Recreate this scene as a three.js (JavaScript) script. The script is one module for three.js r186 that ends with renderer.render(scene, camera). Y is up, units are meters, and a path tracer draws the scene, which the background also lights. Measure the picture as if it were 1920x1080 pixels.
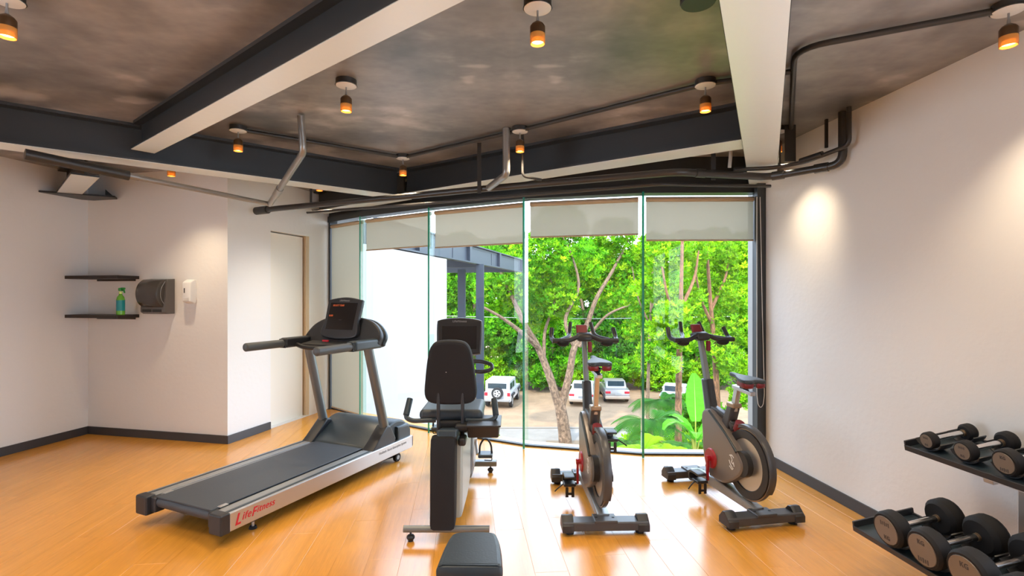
import * as THREE from 'three';
import { RoundedBoxGeometry } from 'three/addons/geometries/RoundedBoxGeometry.js';
import { TextGeometry } from 'three/addons/geometries/TextGeometry.js';
import { FontLoader } from 'three/addons/loaders/FontLoader.js';
import { ImprovedNoise } from 'three/addons/math/ImprovedNoise.js';
import { mergeGeometries, toCreasedNormals } from 'three/addons/utils/BufferGeometryUtils.js';

// ---------------------------------------------------------------- camera, sky, sun, exposure
const scene = new THREE.Scene();
const renderer = new THREE.WebGLRenderer({ antialias: true });
renderer.toneMapping = THREE.LinearToneMapping;
renderer.toneMappingExposure = 2.2;
renderer.shadowMap.enabled = true;

const camera = new THREE.PerspectiveCamera(2 * Math.atan(540 / 960) * 180 / Math.PI, 16 / 9, 0.05, 400);
camera.position.set(0, 1.55, 0);
camera.lookAt(0, 1.55, -10);
camera.setViewOffset(1920, 1080, 0, -12, 1920, 1080);   // lens shift: horizon a little below the middle

const SKY = 2.6, LAMP = 2.25;
{ // bright hazy tropical sky: white towards the horizon, pale blue overhead
  const W = 64, H = 32, data = new Float32Array(W * H * 4);
  for (let j = 0; j < H; j++) for (let i = 0; i < W; i++) {
    const up = Math.max(0, Math.sin(((j + 0.5) / H - 0.5) * Math.PI)), t = Math.pow(up, 0.6), o = (j * W + i) * 4;
    data[o] = 0.91 - 0.20 * t; data[o + 1] = 1.01 - 0.10 * t; data[o + 2] = 1.16 + 0.08 * t; data[o + 3] = 1;
  }
  const sky = new THREE.DataTexture(data, W, H, THREE.RGBAFormat, THREE.FloatType);
  sky.mapping = THREE.EquirectangularReflectionMapping; sky.magFilter = THREE.LinearFilter; sky.needsUpdate = true;
  scene.background = sky; scene.backgroundIntensity = SKY;
}
const sun = new THREE.DirectionalLight(0xfff2dd, 2.4);
sun.position.set(-13, 32, 6); sun.target.position.set(2, -5, -24);
sun.castShadow = true; sun.shadow.radius = 4;
Object.assign(sun.shadow.camera, { left: -40, right: 40, top: 40, bottom: -40, near: 1, far: 140 });
scene.add(sun, sun.target);

// ---------------------------------------------------------------- helpers
const V = (x, h, d) => new THREE.Vector3(x, h, -d);          // d: metres in front of the camera
let seed = 7;
const rnd = () => { seed = (seed + 0x6D2B79F5) | 0; let t = Math.imul(seed ^ (seed >>> 15), 1 | seed); t = (t + Math.imul(t ^ (t >>> 7), 61 | t)) ^ t; return ((t ^ (t >>> 14)) >>> 0) / 4294967296; };
const rr = (a, b) => a + (b - a) * rnd();
const used = new Map();
const numbered = (n) => { const k = used.get(n) || 0; used.set(n, k + 1); return k ? n + '_' + String(k).padStart(3, '0') : n; };
function clean(g) {
  g = g.index ? g.toNonIndexed() : g;
  for (const k of Object.keys(g.attributes)) if (!['position', 'normal', 'uv'].includes(k)) g.deleteAttribute(k);
  if (!g.attributes.uv) g.setAttribute('uv', new THREE.BufferAttribute(new Float32Array(g.attributes.position.count * 2), 2));
  if (!g.attributes.normal) g.computeVertexNormals();
  g.clearGroups();
  return g;
}
const M = (list) => (Array.isArray(list) ? (list.length === 1 ? clean(list[0]) : mergeGeometries(list.map(clean))) : clean(list));
function boxUV(g, k = 1, ou = 0, ov = 0) {   // uv in metres from the side a face looks to
  const p = g.attributes.position, n = g.attributes.normal, uv = new Float32Array(p.count * 2);
  for (let i = 0; i < p.count; i++) {
    const ax = Math.abs(n.getX(i)), ay = Math.abs(n.getY(i)), az = Math.abs(n.getZ(i));
    const [u, v] = ay >= ax && ay >= az ? [p.getX(i), p.getZ(i)] : ax >= az ? [p.getZ(i), p.getY(i)] : [p.getX(i), p.getY(i)];
    uv[2 * i] = u * k + ou; uv[2 * i + 1] = v * k + ov;
  }
  g.setAttribute('uv', new THREE.BufferAttribute(uv, 2));
  return g;
}
function mesh(name, geo, mat, parent, opt = {}) {
  let g = M(geo);
  if (opt.uv) g = boxUV(g, opt.uv);
  const m = new THREE.Mesh(g, mat);
  m.name = parent ? name : numbered(name);
  m.castShadow = m.receiveShadow = true;
  if (opt.label) m.userData.label = opt.label;
  if (opt.kind) m.userData.kind = opt.kind;
  if (opt.category) m.userData.category = opt.category;
  if (opt.group) m.userData.group = opt.group;
  (parent || scene).add(m);
  return m;
}
function thing(name, label, category, pos = [0, 0, 0], heading = 0, group) {   // heading in degrees, clockwise from straight ahead
  const o = new THREE.Group(); o.name = numbered(name); scene.add(o);
  o.position.set(pos[0], pos[1], -pos[2]); o.rotation.y = -heading * Math.PI / 180;
  o.userData = { label, category }; if (group) o.userData.group = group;
  return o;
}
const struct = (name, geo, mat, label, opt = {}) => mesh(name, geo, mat, null, { kind: 'structure', label, category: opt.category || name.split('_')[0], ...opt });
// geometries. rb: rounded box by centre; the third size and coordinate run forwards (into the picture)
const rb = (w, h, l, x, y, a, r = 0.008, rot = [0, 0, 0], seg = 2) => { const g = new RoundedBoxGeometry(w, h, l, seg, Math.min(r, w / 2.02, h / 2.02, l / 2.02)); g.rotateX(rot[0]); g.rotateY(rot[1]); g.rotateZ(rot[2]); g.translate(x, y, -a); return g; };
const bx = (w, h, l, x, y, a, rot = [0, 0, 0]) => { const g = new THREE.BoxGeometry(w, h, l); g.rotateX(rot[0]); g.rotateY(rot[1]); g.rotateZ(rot[2]); g.translate(x, y, -a); return g; };
function cyl(p, q, r1, r2 = r1, n = 18, open = false) {
  const a = new THREE.Vector3(...p), b = new THREE.Vector3(...q), dir = b.clone().sub(a), g = new THREE.CylinderGeometry(r2, r1, dir.length(), n, 1, open);
  g.applyQuaternion(new THREE.Quaternion().setFromUnitVectors(new THREE.Vector3(0, 1, 0), dir.normalize()));
  const c = a.add(b).multiplyScalar(0.5); g.translate(c.x, c.y, c.z); return g;
}
const L = (x, h, a) => [x, h, -a];
function tube(pts, r, bend = 0.06, n = 12, capped = true) {   // pipe through the points with rounded bends
  const P = pts.map((p) => new THREE.Vector3(...p)), path = new THREE.CurvePath(); let at = P[0], steps = 0;
  for (let i = 1; i < P.length; i++) {
    if (i === P.length - 1) { path.add(new THREE.LineCurve3(at, P[i])); steps += 1; break; }
    const e = P[i], u = P[i - 1].clone().sub(e), w = P[i + 1].clone().sub(e), k = Math.min(bend, u.length() * 0.49, w.length() * 0.49);
    const s = e.clone().add(u.setLength(k)), t = e.clone().add(w.setLength(k));
    path.add(new THREE.LineCurve3(at, s)); path.add(new THREE.QuadraticBezierCurve3(s, e, t)); at = t; steps += 7;
  }
  const list = [];
  const samples = [];
  for (const c of path.curves) { const m = c.isLineCurve3 ? 1 : 6; for (let i = 0; i < m; i++) samples.push(c.getPoint(i / m)); }
  samples.push(path.curves[path.curves.length - 1].getPoint(1));
  list.push(sweep(samples, () => r, n, capped));
  return list[0];
}
function sweep(S, rad, n = 10, capped = true) {   // round skin over sample points, radius by share of the length
  const pos = [], idx = [], uv = []; let nrm = null; let len = 0;
  for (let i = 0; i < S.length; i++) {
    const t = (i === 0 ? S[1].clone().sub(S[0]) : i === S.length - 1 ? S[i].clone().sub(S[i - 1]) : S[i + 1].clone().sub(S[i - 1])).normalize();
    if (i) len += S[i].distanceTo(S[i - 1]);
    if (!nrm) nrm = Math.abs(t.y) < 0.9 ? new THREE.Vector3(0, 1, 0) : new THREE.Vector3(1, 0, 0);
    nrm.addScaledVector(t, -nrm.dot(t)).normalize();
    const b = t.clone().cross(nrm), r = rad(i / (S.length - 1));
    for (let k = 0; k <= n; k++) { const f = k / n * Math.PI * 2, c = Math.cos(f) * r, s = Math.sin(f) * r; pos.push(S[i].x + nrm.x * c + b.x * s, S[i].y + nrm.y * c + b.y * s, S[i].z + nrm.z * c + b.z * s); uv.push(k / n, len); }
  }
  for (let i = 0; i < S.length - 1; i++) for (let k = 0; k < n; k++) { const a = i * (n + 1) + k, b = a + n + 1; idx.push(a, a + 1, b, b, a + 1, b + 1); }
  const g = new THREE.BufferGeometry(); g.setAttribute('position', new THREE.Float32BufferAttribute(pos, 3)); g.setAttribute('uv', new THREE.Float32BufferAttribute(uv, 2)); g.setIndex(idx); g.computeVertexNormals();
  if (!capped) return g;
  const out = [g];
  for (const end of [0, S.length - 1]) { const c = S[end], q = S[end ? end - 1 : 1], d = c.clone().sub(q).normalize().multiplyScalar(0.002); out.push(cyl(c.clone().sub(d).toArray(), c.toArray(), rad(end ? 1 : 0), rad(end ? 1 : 0) * 0.98, n)); }
  return M(out);
}
const smooth = (pts, n = 40) => new THREE.CatmullRomCurve3(pts.map(([x, y]) => new THREE.Vector3(x, y, 0)), true, 'catmullrom', 0.5).getPoints(n).slice(0, -1).map((p) => [p.x, p.y]);
function plate(pts, depth, bevel = 0.006, holes = []) {   // outline in x, y, centred on z
  const s = new THREE.Shape(pts.map((p) => new THREE.Vector2(...p)));
  for (const h of holes) s.holes.push(new THREE.Path(h.map((p) => new THREE.Vector2(...p))));
  const g = new THREE.ExtrudeGeometry(s, { depth: Math.max(depth - 2 * bevel, 0.0005), bevelEnabled: bevel > 0, bevelSize: bevel, bevelThickness: bevel, bevelOffset: -bevel, bevelSegments: 2, curveSegments: 8 });
  g.translate(0, 0, -Math.max(depth - 2 * bevel, 0.0005) / 2);
  const out = toCreasedNormals(g, 0.6), p = out.attributes.position, n = out.attributes.normal;
  for (let i = 0; i < p.count; i += 3) { const z = p.getZ(i); if (Math.abs(Math.abs(z) - depth / 2) < 1e-5 && Math.abs(p.getZ(i + 1) - z) < 1e-6 && Math.abs(p.getZ(i + 2) - z) < 1e-6) for (let k = 0; k < 3; k++) n.setXYZ(i + k, 0, 0, Math.sign(z)); }   // flat faces stay flat
  return out;
}
const prof = (pts, width, x = 0, bevel = 0.006, holes) => plate(pts, width, bevel, holes).rotateY(Math.PI / 2).translate(x, 0, 0);   // outline in (forwards, height), width across
const sphere = (r, x, y, a, sx = 1, sy = 1, sz = 1) => new THREE.SphereGeometry(r, 18, 12).scale(sx, sy, sz).translate(x, y, -a);
const ring = (c, R, r, n = 40) => new THREE.TorusGeometry(R, r, 10, n).translate(...c);
const font = await new FontLoader().loadAsync('fonts/droid/droid_sans_bold.typeface.json');
const text = (s, size, depth = 0.0015) => new TextGeometry(s, { font, size, depth, curveSegments: 4, bevelEnabled: false });
const widthOf = (g) => { g.computeBoundingBox(); return g.boundingBox.max.x; };

// ---------------------------------------------------------------- textures and materials
const N = new ImprovedNoise();
const fbm = (x, y, z, o = 4) => { let s = 0, a = 0.5; for (let i = 0; i < o; i++) { s += a * N.noise(x, y, z); x *= 2.03; y *= 2.03; a *= 0.5; } return s; };
function tex(W, H, f, srgb = true) {
  const d = new Uint8Array(W * H * 4);
  for (let j = 0; j < H; j++) for (let i = 0; i < W; i++) { const c = f(i / W, j / H), o = (j * W + i) * 4; for (let k = 0; k < 3; k++) d[o + k] = Math.max(0, Math.min(255, Math.round((c.length ? c[k] : c) * 255))); d[o + 3] = 255; }
  const t = new THREE.DataTexture(d, W, H); t.wrapS = t.wrapT = THREE.MirroredRepeatWrapping; t.magFilter = THREE.LinearFilter; if (srgb) t.colorSpace = THREE.SRGBColorSpace; t.needsUpdate = true; return t;
}
const sst = (a, b, x) => { const t = Math.max(0, Math.min(1, (x - a) / (b - a))); return t * t * (3 - 2 * t); };
const mat = (c, rough = 0.6, metal = 0, extra = {}) => { const m = new THREE.MeshPhysicalMaterial({ roughness: rough, metalness: metal, ...extra }); if (Array.isArray(c)) m.color.setRGB(...c); else m.color.set(c); return m; };

const ceilTex = tex(1024, 1024, (u, v) => {   // hand-painted dark concrete with trowelled, rubbed patches; 6 m a side
  const x = u * 6, y = v * 6, a = fbm(x * 0.8, y * 1.05, 1, 5), b = fbm(x * 2.4 + 3, y * 3.4, 5, 5), c = fbm(x * 15, y * 19, 9, 3);
  const patch = sst(0.14, 0.3, fbm(x * 0.8 + 11, y * 1.2, 3, 3) + b * 0.35), rub = sst(0.3, 0.42, fbm(x * 1.7 + 31, y * 3.0 + 7, 13, 4)), dark = sst(0.1, 0.4, fbm(x * 1.1 + 21, y * 0.9 + 4, 17, 4));
  let k = 0.50 + a * 0.34 + b * 0.22 + c * 0.07 + patch * 0.15 + rub * 0.16 - dark * 0.12;
  return [k * 0.99, k * 0.965, k * 0.955];
});
const plasterBump = tex(512, 512, (u, v) => 0.5 + fbm(u * 24, v * 24, 2, 4) * 0.6, false);
const woodTex = (() => tex(1024, 512, (u, v) => {   // 2.4 m along the grain, 0.8 m across
  const w = fbm(u * 3, v * 26, 4, 4), f = fbm(u * 22, v * 190, 8, 3), p = fbm(u * 5, v * 5, 2, 3);
  const k = 1 + w * 0.09 + f * 0.09 + p * 0.06;
  return [0.86 * k, 0.62 * (k * 1.02 - 0.02), 0.34 * (k * 1.06 - 0.06)];
}))();
const fineBump = tex(512, 512, (u, v) => 0.5 + fbm(u * 90, v * 90, 6, 2) * 0.8, false);
const sandTex = tex(512, 512, (u, v) => { const k = 0.86 + fbm(u * 7, v * 7, 1, 5) * 0.16 + fbm(u * 90, v * 90, 3, 2) * 0.1; return [k, k * 0.9, k * 0.78]; });
const slabTex = tex(512, 512, (u, v) => { const k = 0.8 + fbm(u * 6, v * 6, 7, 5) * 0.14 + fbm(u * 80, v * 80, 3, 2) * 0.06; return [k, k * 0.98, k * 0.95]; });
const barkTex = tex(256, 512, (u, v) => { const k = 0.62 + fbm(u * 12, v * 5, 2, 4) * 0.5 + fbm(u * 40, v * 14, 5, 3) * 0.25; return [k * 0.98, k * 0.86, k * 0.74]; });

const T = {
  wall: mat([0.80, 0.79, 0.775], 0.72, 0, { bumpMap: plasterBump, bumpScale: 0.0012 }),
  ceiling: mat([1, 1, 1], 0.38, 0, { ior: 2.0, map: ceilTex, bumpMap: plasterBump, bumpScale: 0.002 }),
  beam: mat([0.028, 0.031, 0.034], 0.4),
  soffit: mat([0.76, 0.83, 0.85], 0.27, 0, { ior: 2.0, bumpMap: plasterBump, bumpScale: 0.0008 }),
  baseboard: mat([0.045, 0.045, 0.05], 0.45),
  door: mat([0.80, 0.76, 0.68], 0.5), jamb: mat([0.62, 0.47, 0.30], 0.5),
  frame: mat([0.045, 0.05, 0.055], 0.4, 0.3),
  pipe: mat([0.045, 0.043, 0.042], 0.3, 0.15), pipeGrey: mat([0.30, 0.29, 0.275], 0.32, 0.55), pipeDark: mat([0.03, 0.029, 0.028], 0.45),
  canopy: mat([0.72, 0.71, 0.69], 0.4), steel: mat([0.55, 0.55, 0.56], 0.28, 0.9), chrome: mat([0.72, 0.72, 0.73], 0.16, 1),
  black: mat([0.016, 0.016, 0.018], 0.42), rubber: mat([0.013, 0.013, 0.015], 0.7, 0, { specularIntensity: 0.6 }), darkPlastic: mat([0.021, 0.023, 0.028], 0.42),
  slate: mat([0.027, 0.043, 0.056], 0.36), hand: mat([0.085, 0.092, 0.098], 0.45, 0.2), panelPale: mat([0.34, 0.36, 0.32], 0.35, 0.4), redDark: mat([0.17, 0.007, 0.018], 0.38), vinyl: mat([0.028, 0.038, 0.048], 0.42, 0, { bumpMap: fineBump, bumpScale: 0.0004 }),
  belt: mat([0.043, 0.053, 0.068], 0.5, 0, { bumpMap: fineBump, bumpScale: 0.0006 }),
  alu: mat([0.52, 0.52, 0.53], 0.34, 0.75), aluGrey: mat([0.33, 0.34, 0.35], 0.4, 0.6), postGrey: mat([0.20, 0.215, 0.22], 0.38, 0.5),
  red: mat([0.42, 0.012, 0.025], 0.35), saddleRed: mat([0.16, 0.006, 0.012], 0.4), logoRed: mat([0.55, 0.01, 0.03], 0.5), white: mat([0.82, 0.82, 0.81], 0.4), ink: mat([0.05, 0.05, 0.055], 0.6),
  cover: mat([0.20, 0.172, 0.155], 0.33, 0.25), bikeFrame: mat([0.062, 0.062, 0.066], 0.36, 0.2), bronze: mat([0.33, 0.24, 0.16], 0.32, 0.8),
  orangeLed: mat([0.05, 0.015, 0.01], 0.4, 0, { emissive: new THREE.Color(1.0, 0.16, 0.03), emissiveIntensity: 0.22 }),
  greyPrint: mat([0.25, 0.25, 0.26], 0.5), screen: mat([0.012, 0.012, 0.014], 0.14),
  plateFace: mat([0.20, 0.178, 0.158], 0.4, 0.4), shelf: mat([0.022, 0.014, 0.012], 0.45),
  smoke: mat([0.05, 0.044, 0.040], 0.18), dispGrey: mat([0.10, 0.09, 0.085], 0.4),
  bottle: mat([0.18, 0.55, 0.05], 0.2, 0, { transmission: 0.3 }), bottleNeck: mat([0.55, 0.66, 0.22], 0.3), teal: mat([0.01, 0.24, 0.27], 0.4), sprayGreen: mat([0.02, 0.26, 0.04], 0.35),
  glass: mat([0.965, 0.985, 0.975], 0, 0, { transmission: 1, ior: 1.5 }),
  finGlass: mat([0.80, 0.93, 0.89], 0, 0, { transmission: 1, ior: 1.5 }),
  finEdge: mat([0.05, 0.46, 0.33], 0.12, 0, { transmission: 0.35 }),
  blind: mat([0.40, 0.36, 0.27], 0.94, 0, { transmission: 0.42, side: THREE.DoubleSide }), blindTube: mat([0.52, 0.40, 0.27], 0.7),
  amber: mat([0.75, 0.42, 0.10], 0.25, 0, { transmission: 0.35 }), amberDark: mat([0.10, 0.055, 0.025], 0.35, 0.4),
  bulb: mat([1, 0.9, 0.7], 0.5, 0, { emissive: new THREE.Color(1, 0.62, 0.22), emissiveIntensity: 5 }),
  render: mat([0.40, 0.385, 0.36], 0.8), canopySteel: mat([0.045, 0.058, 0.078], 0.45, 0.2), roof: mat([0.45, 0.45, 0.45], 0.8),
  sand: mat([0.36, 0.295, 0.235], 0.95, 0, { map: sandTex }), concrete: mat([0.33, 0.31, 0.285], 0.9, 0, { map: slabTex }), soil: mat([0.16, 0.12, 0.08], 0.95),
  bark: mat([0.50, 0.43, 0.38], 0.9, 0, { map: barkTex }), barkRed: mat([0.50, 0.32, 0.21], 0.9, 0, { map: barkTex }),
  leaf: mat([0.9, 0.9, 0.9], 1, 0, { specularIntensity: 0.25, transmission: 0.35, side: THREE.DoubleSide }),
  palm: mat([0.035, 0.15, 0.015], 1, 0, { specularIntensity: 0.2, transmission: 0.3, side: THREE.DoubleSide }), palmLight: mat([0.20, 0.40, 0.01], 1, 0, { specularIntensity: 0.2, transmission: 0.3, side: THREE.DoubleSide }),
  banana: mat([0.09, 0.40, 0.02], 1, 0, { specularIntensity: 0.2, transmission: 0.4, side: THREE.DoubleSide }), bananaRib: mat([0.24, 0.34, 0.08], 0.5), bananaStem: mat([0.26, 0.28, 0.03], 0.6),
  carWhite: mat([0.56, 0.57, 0.585], 0.3, 0, { clearcoat: 0.6, clearcoatRoughness: 0.15 }), carSilver: mat([0.30, 0.27, 0.25], 0.32, 0.3, { clearcoat: 0.5, clearcoatRoughness: 0.15 }),
  carGlass: mat([0.03, 0.045, 0.055], 0.1), tailRed: mat([0.45, 0.015, 0.03], 0.25), tyre: mat([0.02, 0.02, 0.021], 0.8), plateNum: mat([0.3, 0.3, 0.29], 0.5), dustyBumper: mat([0.40, 0.30, 0.22], 0.6),
  cord: mat([0.75, 0.75, 0.74], 0.5), wire: mat([0.6, 0.62, 0.6], 0.5),
};
const plankMats = [[0.92, 0.85, 0.45], [0.94, 0.865, 0.45], [0.91, 0.845, 0.445], [0.95, 0.875, 0.47]].map((c) => mat(c, 0.2, 0, { map: woodTex, bumpMap: fineBump, bumpScale: 0.00012, ior: 1.85 }));

// ---------------------------------------------------------------- the room (plan in metres: x to the side, d ahead of the camera)
const CEIL = 2.87, HEAD = 2.52, REAR = -3.5;
const wallRightX = (d) => 2.793 - 0.093 * d, wallLeftX = (d) => -4.72 - 0.21 * (5.7 - d);
const LC = [-4.72, 5.70], CC = [-2.95, 5.31];
const W = [[-2.47, 6.99], [-1.83, 6.44], [-0.88, 5.80], [0.16, 5.24], [1.256, 4.96], [2.335, 4.94]];
const outline = [[wallLeftX(REAR), REAR], LC, CC, ...W, [wallRightX(REAR), REAR]];
function slab(pts, y, t) {   // horizontal slab over a plan outline
  const s = new THREE.Shape(pts.map((p) => new THREE.Vector2(...p)));
  return new THREE.ExtrudeGeometry(s, { depth: t, bevelEnabled: false }).rotateX(-Math.PI / 2).translate(0, y, 0);
}
const grown = [[-6.9, REAR - 0.2], [-4.95, 5.9], [-3.05, 5.5], [-2.6, 7.15], ...W.slice(1, 5).map(([x, d], i) => [x + [0.13, 0.11, 0.08, 0.03][i], d + [0.15, 0.17, 0.18, 0.19][i]]), [2.5, 5.13], [3.35, REAR - 0.2]];
// floor: base slab, one mesh for each plank in view, the rest joined
const floor = struct('floor', slab(grown, -0.305, 0.30), plankMats[1], 'orange-brown wood-look plank floor of the gym', { uv: 0.4, category: 'floor' });
{
  const au = [0.9957, 0.0926], av = [-0.0926, 0.9957];
  const U = ([x, d]) => x * au[0] + d * au[1], Vv = ([x, d]) => x * av[0] + d * av[1];
  const line = [[-6.85, REAR], [-4.85, 5.75], CC, ...W, [2.6, 4.94], [3.3, 4.5]].map((p) => [U(p), Vv(p)]);
  line[1] = [U([-4.74, 5.74]), Vv([-4.74, 5.74])];
  const vmax = (u) => { let best = -9; for (let i = 0; i < line.length - 1; i++) { const [a, b] = [line[i], line[i + 1]]; if ((u - a[0]) * (u - b[0]) <= 0 && a[0] !== b[0]) best = Math.max(best, a[1] + (b[1] - a[1]) * (u - a[0]) / (b[0] - a[0])); } return best; };
  const rest = [], wide = 0.19, long = 1.22, gap = 0.0003, ch = 0.0007;
  for (let r = 0; r < 49; r++) {
    const u0 = -6.45 + r * wide, u1 = u0 + wide; let v = -3.6 - (r * 0.437 % 1) * long;
    for (; v < 8; v += long) {
      const m0 = vmax(u0), m1 = vmax(u1), e0 = Math.min(v + long, m0), e1 = Math.min(v + long, m1), s0 = Math.max(v, -3.6);
      if (e0 - s0 < 0.03 && e1 - s0 < 0.03) continue;
      const q = [[u0 + gap, s0 + gap], [u1 - gap, s0 + gap], [u1 - gap, Math.max(s0 + 0.004, e1 - gap)], [u0 + gap, Math.max(s0 + 0.004, e0 - gap)]];
      const top = [[1, 1], [-1, 1], [-1, -1], [1, -1]].map(([a, b], i) => [q[i][0] + a * ch, q[i][1] + b * ch]);
      const P = (c, y) => [c[0] * au[0] + c[1] * av[0], y, -(c[0] * au[1] + c[1] * av[1])];
      const pos = [], uv = [], ou = rnd() * 5, ov = rnd() * 5;
      const tri = (...k) => k.forEach(([c, y]) => { pos.push(...P(c, y)); uv.push(c[1] / 2.4 + ou, (c[0] - u0) / 0.8 + ov); });
      tri([top[0], 0], [top[1], 0], [top[2], 0]); tri([top[0], 0], [top[2], 0], [top[3], 0]);
      for (let k = 0; k < 4; k++) { const n = (k + 1) % 4; for (const [A, B, ya, yb] of [[q, top, -ch, 0], [q, q, -0.0055, -ch]]) { tri([A[k], ya], [A[n], ya], [B[n], yb]); tri([A[k], ya], [B[n], yb], [B[k], yb]); } }
      const g = new THREE.BufferGeometry(); g.setAttribute('position', new THREE.Float32BufferAttribute(pos, 3)); g.setAttribute('uv', new THREE.Float32BufferAttribute(uv, 2)); g.computeVertexNormals();
      const far = P(q[2], 0), mid = P([(u0 + u1) / 2, Math.max(e0, e1)], 0);
      if (-mid[2] > 2.7 && mid[0] > -1.06 * -mid[2] - 0.3) mesh('plank', g, plankMats[Math.floor(rnd() * 4)], floor);
      else rest.push(g);
    }
  }
  mesh('plank_field', rest, plankMats[0], floor, { kind: 'stuff' });
}
const ceiling = struct('ceiling', slab(grown, CEIL, 0.26), T.ceiling, 'dark grey-brown painted concrete ceiling', { uv: 1 / 6, category: 'ceiling' });
// walls: vertical slabs on the outline, thickness outwards
function wallSlab(p, q, y0, y1, t, out) {   // out: +1 keeps the body to the left of p to q, -1 to the right (seen from above, d up)
  const dx = q[0] - p[0], dd = q[1] - p[1], l = Math.hypot(dx, dd), nx = -dd / l * t * out, nd = dx / l * t * out;
  return slab([p, q, [q[0] + nx, q[1] + nd], [p[0] + nx, p[1] + nd]], y0, y1 - y0);
}
const lerp2 = (p, q, t) => [p[0] + (q[0] - p[0]) * t, p[1] + (q[1] - p[1]) * t];
const SL = [-3.1, 1.6];    // its counterpart in the other side wall
struct('wall_left', [wallSlab([wallLeftX(REAR), REAR], [wallLeftX(SL[0]), SL[0]], 0, CEIL, 0.2, 1), wallSlab([wallLeftX(SL[1]), SL[1]], LC, 0, CEIL, 0.2, 1), wallSlab([wallLeftX(SL[0]), SL[0]], [wallLeftX(SL[1]), SL[1]], 2.5, CEIL, 0.2, 1), wallSlab([wallLeftX(SL[0]), SL[0]], [wallLeftX(SL[1]), SL[1]], 0, 0.1, 0.2, 1)], T.wall, 'cream plaster wall beside the corner shelves', { uv: 1, category: 'wall' });
struct('wall_alcove', wallSlab(LC, CC, 0, CEIL, 0.2, 1), T.wall, 'cream plaster wall carrying the shelves and dispensers', { uv: 1, category: 'wall' });
const D0 = lerp2(CC, W[0], 0.351), D1 = lerp2(CC, W[0], 0.738);
struct('wall_door', [wallSlab(CC, D0, 0, CEIL, 0.2, 1), wallSlab(D1, W[0], 0, CEIL, 0.2, 1), wallSlab(D0, D1, 2.29, CEIL, 0.2, 1)], T.wall, 'white plaster wall around the flush door', { uv: 1, category: 'wall' });
const SW = [-3.1, 1.6];   // side window in the part of the wall behind the camera
struct('wall_right', [wallSlab([wallRightX(REAR), REAR], [wallRightX(SW[0]), SW[0]], 0, CEIL, 0.2, -1), wallSlab([wallRightX(SW[1]), SW[1]], [2.335, 4.94], 0, CEIL, 0.2, -1), wallSlab([wallRightX(SW[0]), SW[0]], [wallRightX(SW[1]), SW[1]], 2.5, CEIL, 0.2, -1), wallSlab([wallRightX(SW[0]), SW[0]], [wallRightX(SW[1]), SW[1]], 0, 0.1, 0.2, -1)], T.wall, 'bare white plaster wall behind the dumbbell rack', { uv: 1, category: 'wall' });
struct('wall_rear', wallSlab([wallLeftX(REAR) - 0.2, REAR], [wallRightX(REAR) + 0.2, REAR], 0, CEIL, 0.2, -1), T.wall, 'white plaster wall closing the room behind', { uv: 1, category: 'wall' });
{ // flush door set a little back in its opening
  const off = (p, k) => { const dx = W[0][0] - CC[0], dd = W[0][1] - CC[1], l = Math.hypot(dx, dd); return [p[0] - dd / l * k, p[1] + dx / l * k]; };
  const door = struct('door_1', wallSlab(off(lerp2(D0, D1, 0.01), 0.06), off(lerp2(D0, D1, 0.93), 0.06), 0.012, 2.275, 0.04, 1), T.door, 'cream flush door behind the treadmill', { category: 'door' });
  mesh('jamb', [wallSlab(off(lerp2(D0, D1, 0.93), 0.012), D1, 0, 2.29, 0.12, 1)], T.jamb, door);
  mesh('backing', [wallSlab(off(D0, 0.14), off(D1, 0.14), 0, 2.29, 0.05, 1)], T.door, door);
  mesh('threshold', [wallSlab(D0, D1, -0.002, 0.012, 0.14, 1)], T.canopy, door);
}
const bb = (name, p, q, out, label) => struct(name, wallSlab(p, q, 0.001, 0.085, 0.014, out), T.baseboard, label, { category: 'baseboard' });
bb('baseboard_left', [wallLeftX(REAR) + 0.002, REAR], LC, -1, 'dark grey baseboard under the cream wall by the shelves');
bb('baseboard_alcove', LC, [CC[0] + 0.014, CC[1] - 0.003], -1, 'dark grey baseboard below the paper towel dispenser');
bb('baseboard_door', [CC[0], CC[1] - 0.01], lerp2(CC, W[0], 0.345), -1, 'short dark grey baseboard before the flush door');
bb('baseboard_right', [wallRightX(REAR), REAR], [2.34, 4.9], 1, 'dark grey baseboard along the bare white wall');

// side windows behind the camera: the daylight on the walls by the shelves and behind the rack comes through them
for (const [name, X, [d0, d1], k, label] of [['window_2', wallRightX, SW, 1, 'dark framed side window behind the camera, in the wall of the dumbbell rack'], ['window_3', wallLeftX, SL, -1, 'dark framed side window behind the camera, in the wall beside the shelves']]) {
  const p = [X(d0) + 0.1 * k, d0], q = [X(d1) + 0.1 * k, d1], bar = (a, b, y0, y1) => wallSlab(lerp2(p, q, a), lerp2(p, q, b), y0, y1, 0.06, -k);
  const w = struct(name, [bar(0, 0.02, 0.1, 2.5), bar(0.49, 0.51, 0.1, 2.5), bar(0.98, 1, 0.1, 2.5), bar(0, 1, 0.1, 0.15), bar(0, 1, 2.45, 2.5)], T.frame, label, { category: 'window' });
  for (const [a, b] of [[0.02, 0.49], [0.51, 0.98]]) { const A = lerp2(p, q, a), B = lerp2(p, q, b), g = new THREE.BufferGeometry().setFromPoints([V(A[0] + 0.03 * k, 0.15, A[1]), V(B[0] + 0.03 * k, 0.15, B[1]), V(B[0] + 0.03 * k, 2.45, B[1]), V(A[0] + 0.03 * k, 2.45, A[1])]); g.setIndex([0, 1, 2, 0, 2, 3]); g.computeVertexNormals(); mesh('glass_pane', g, T.glass, w); }
}

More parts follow.
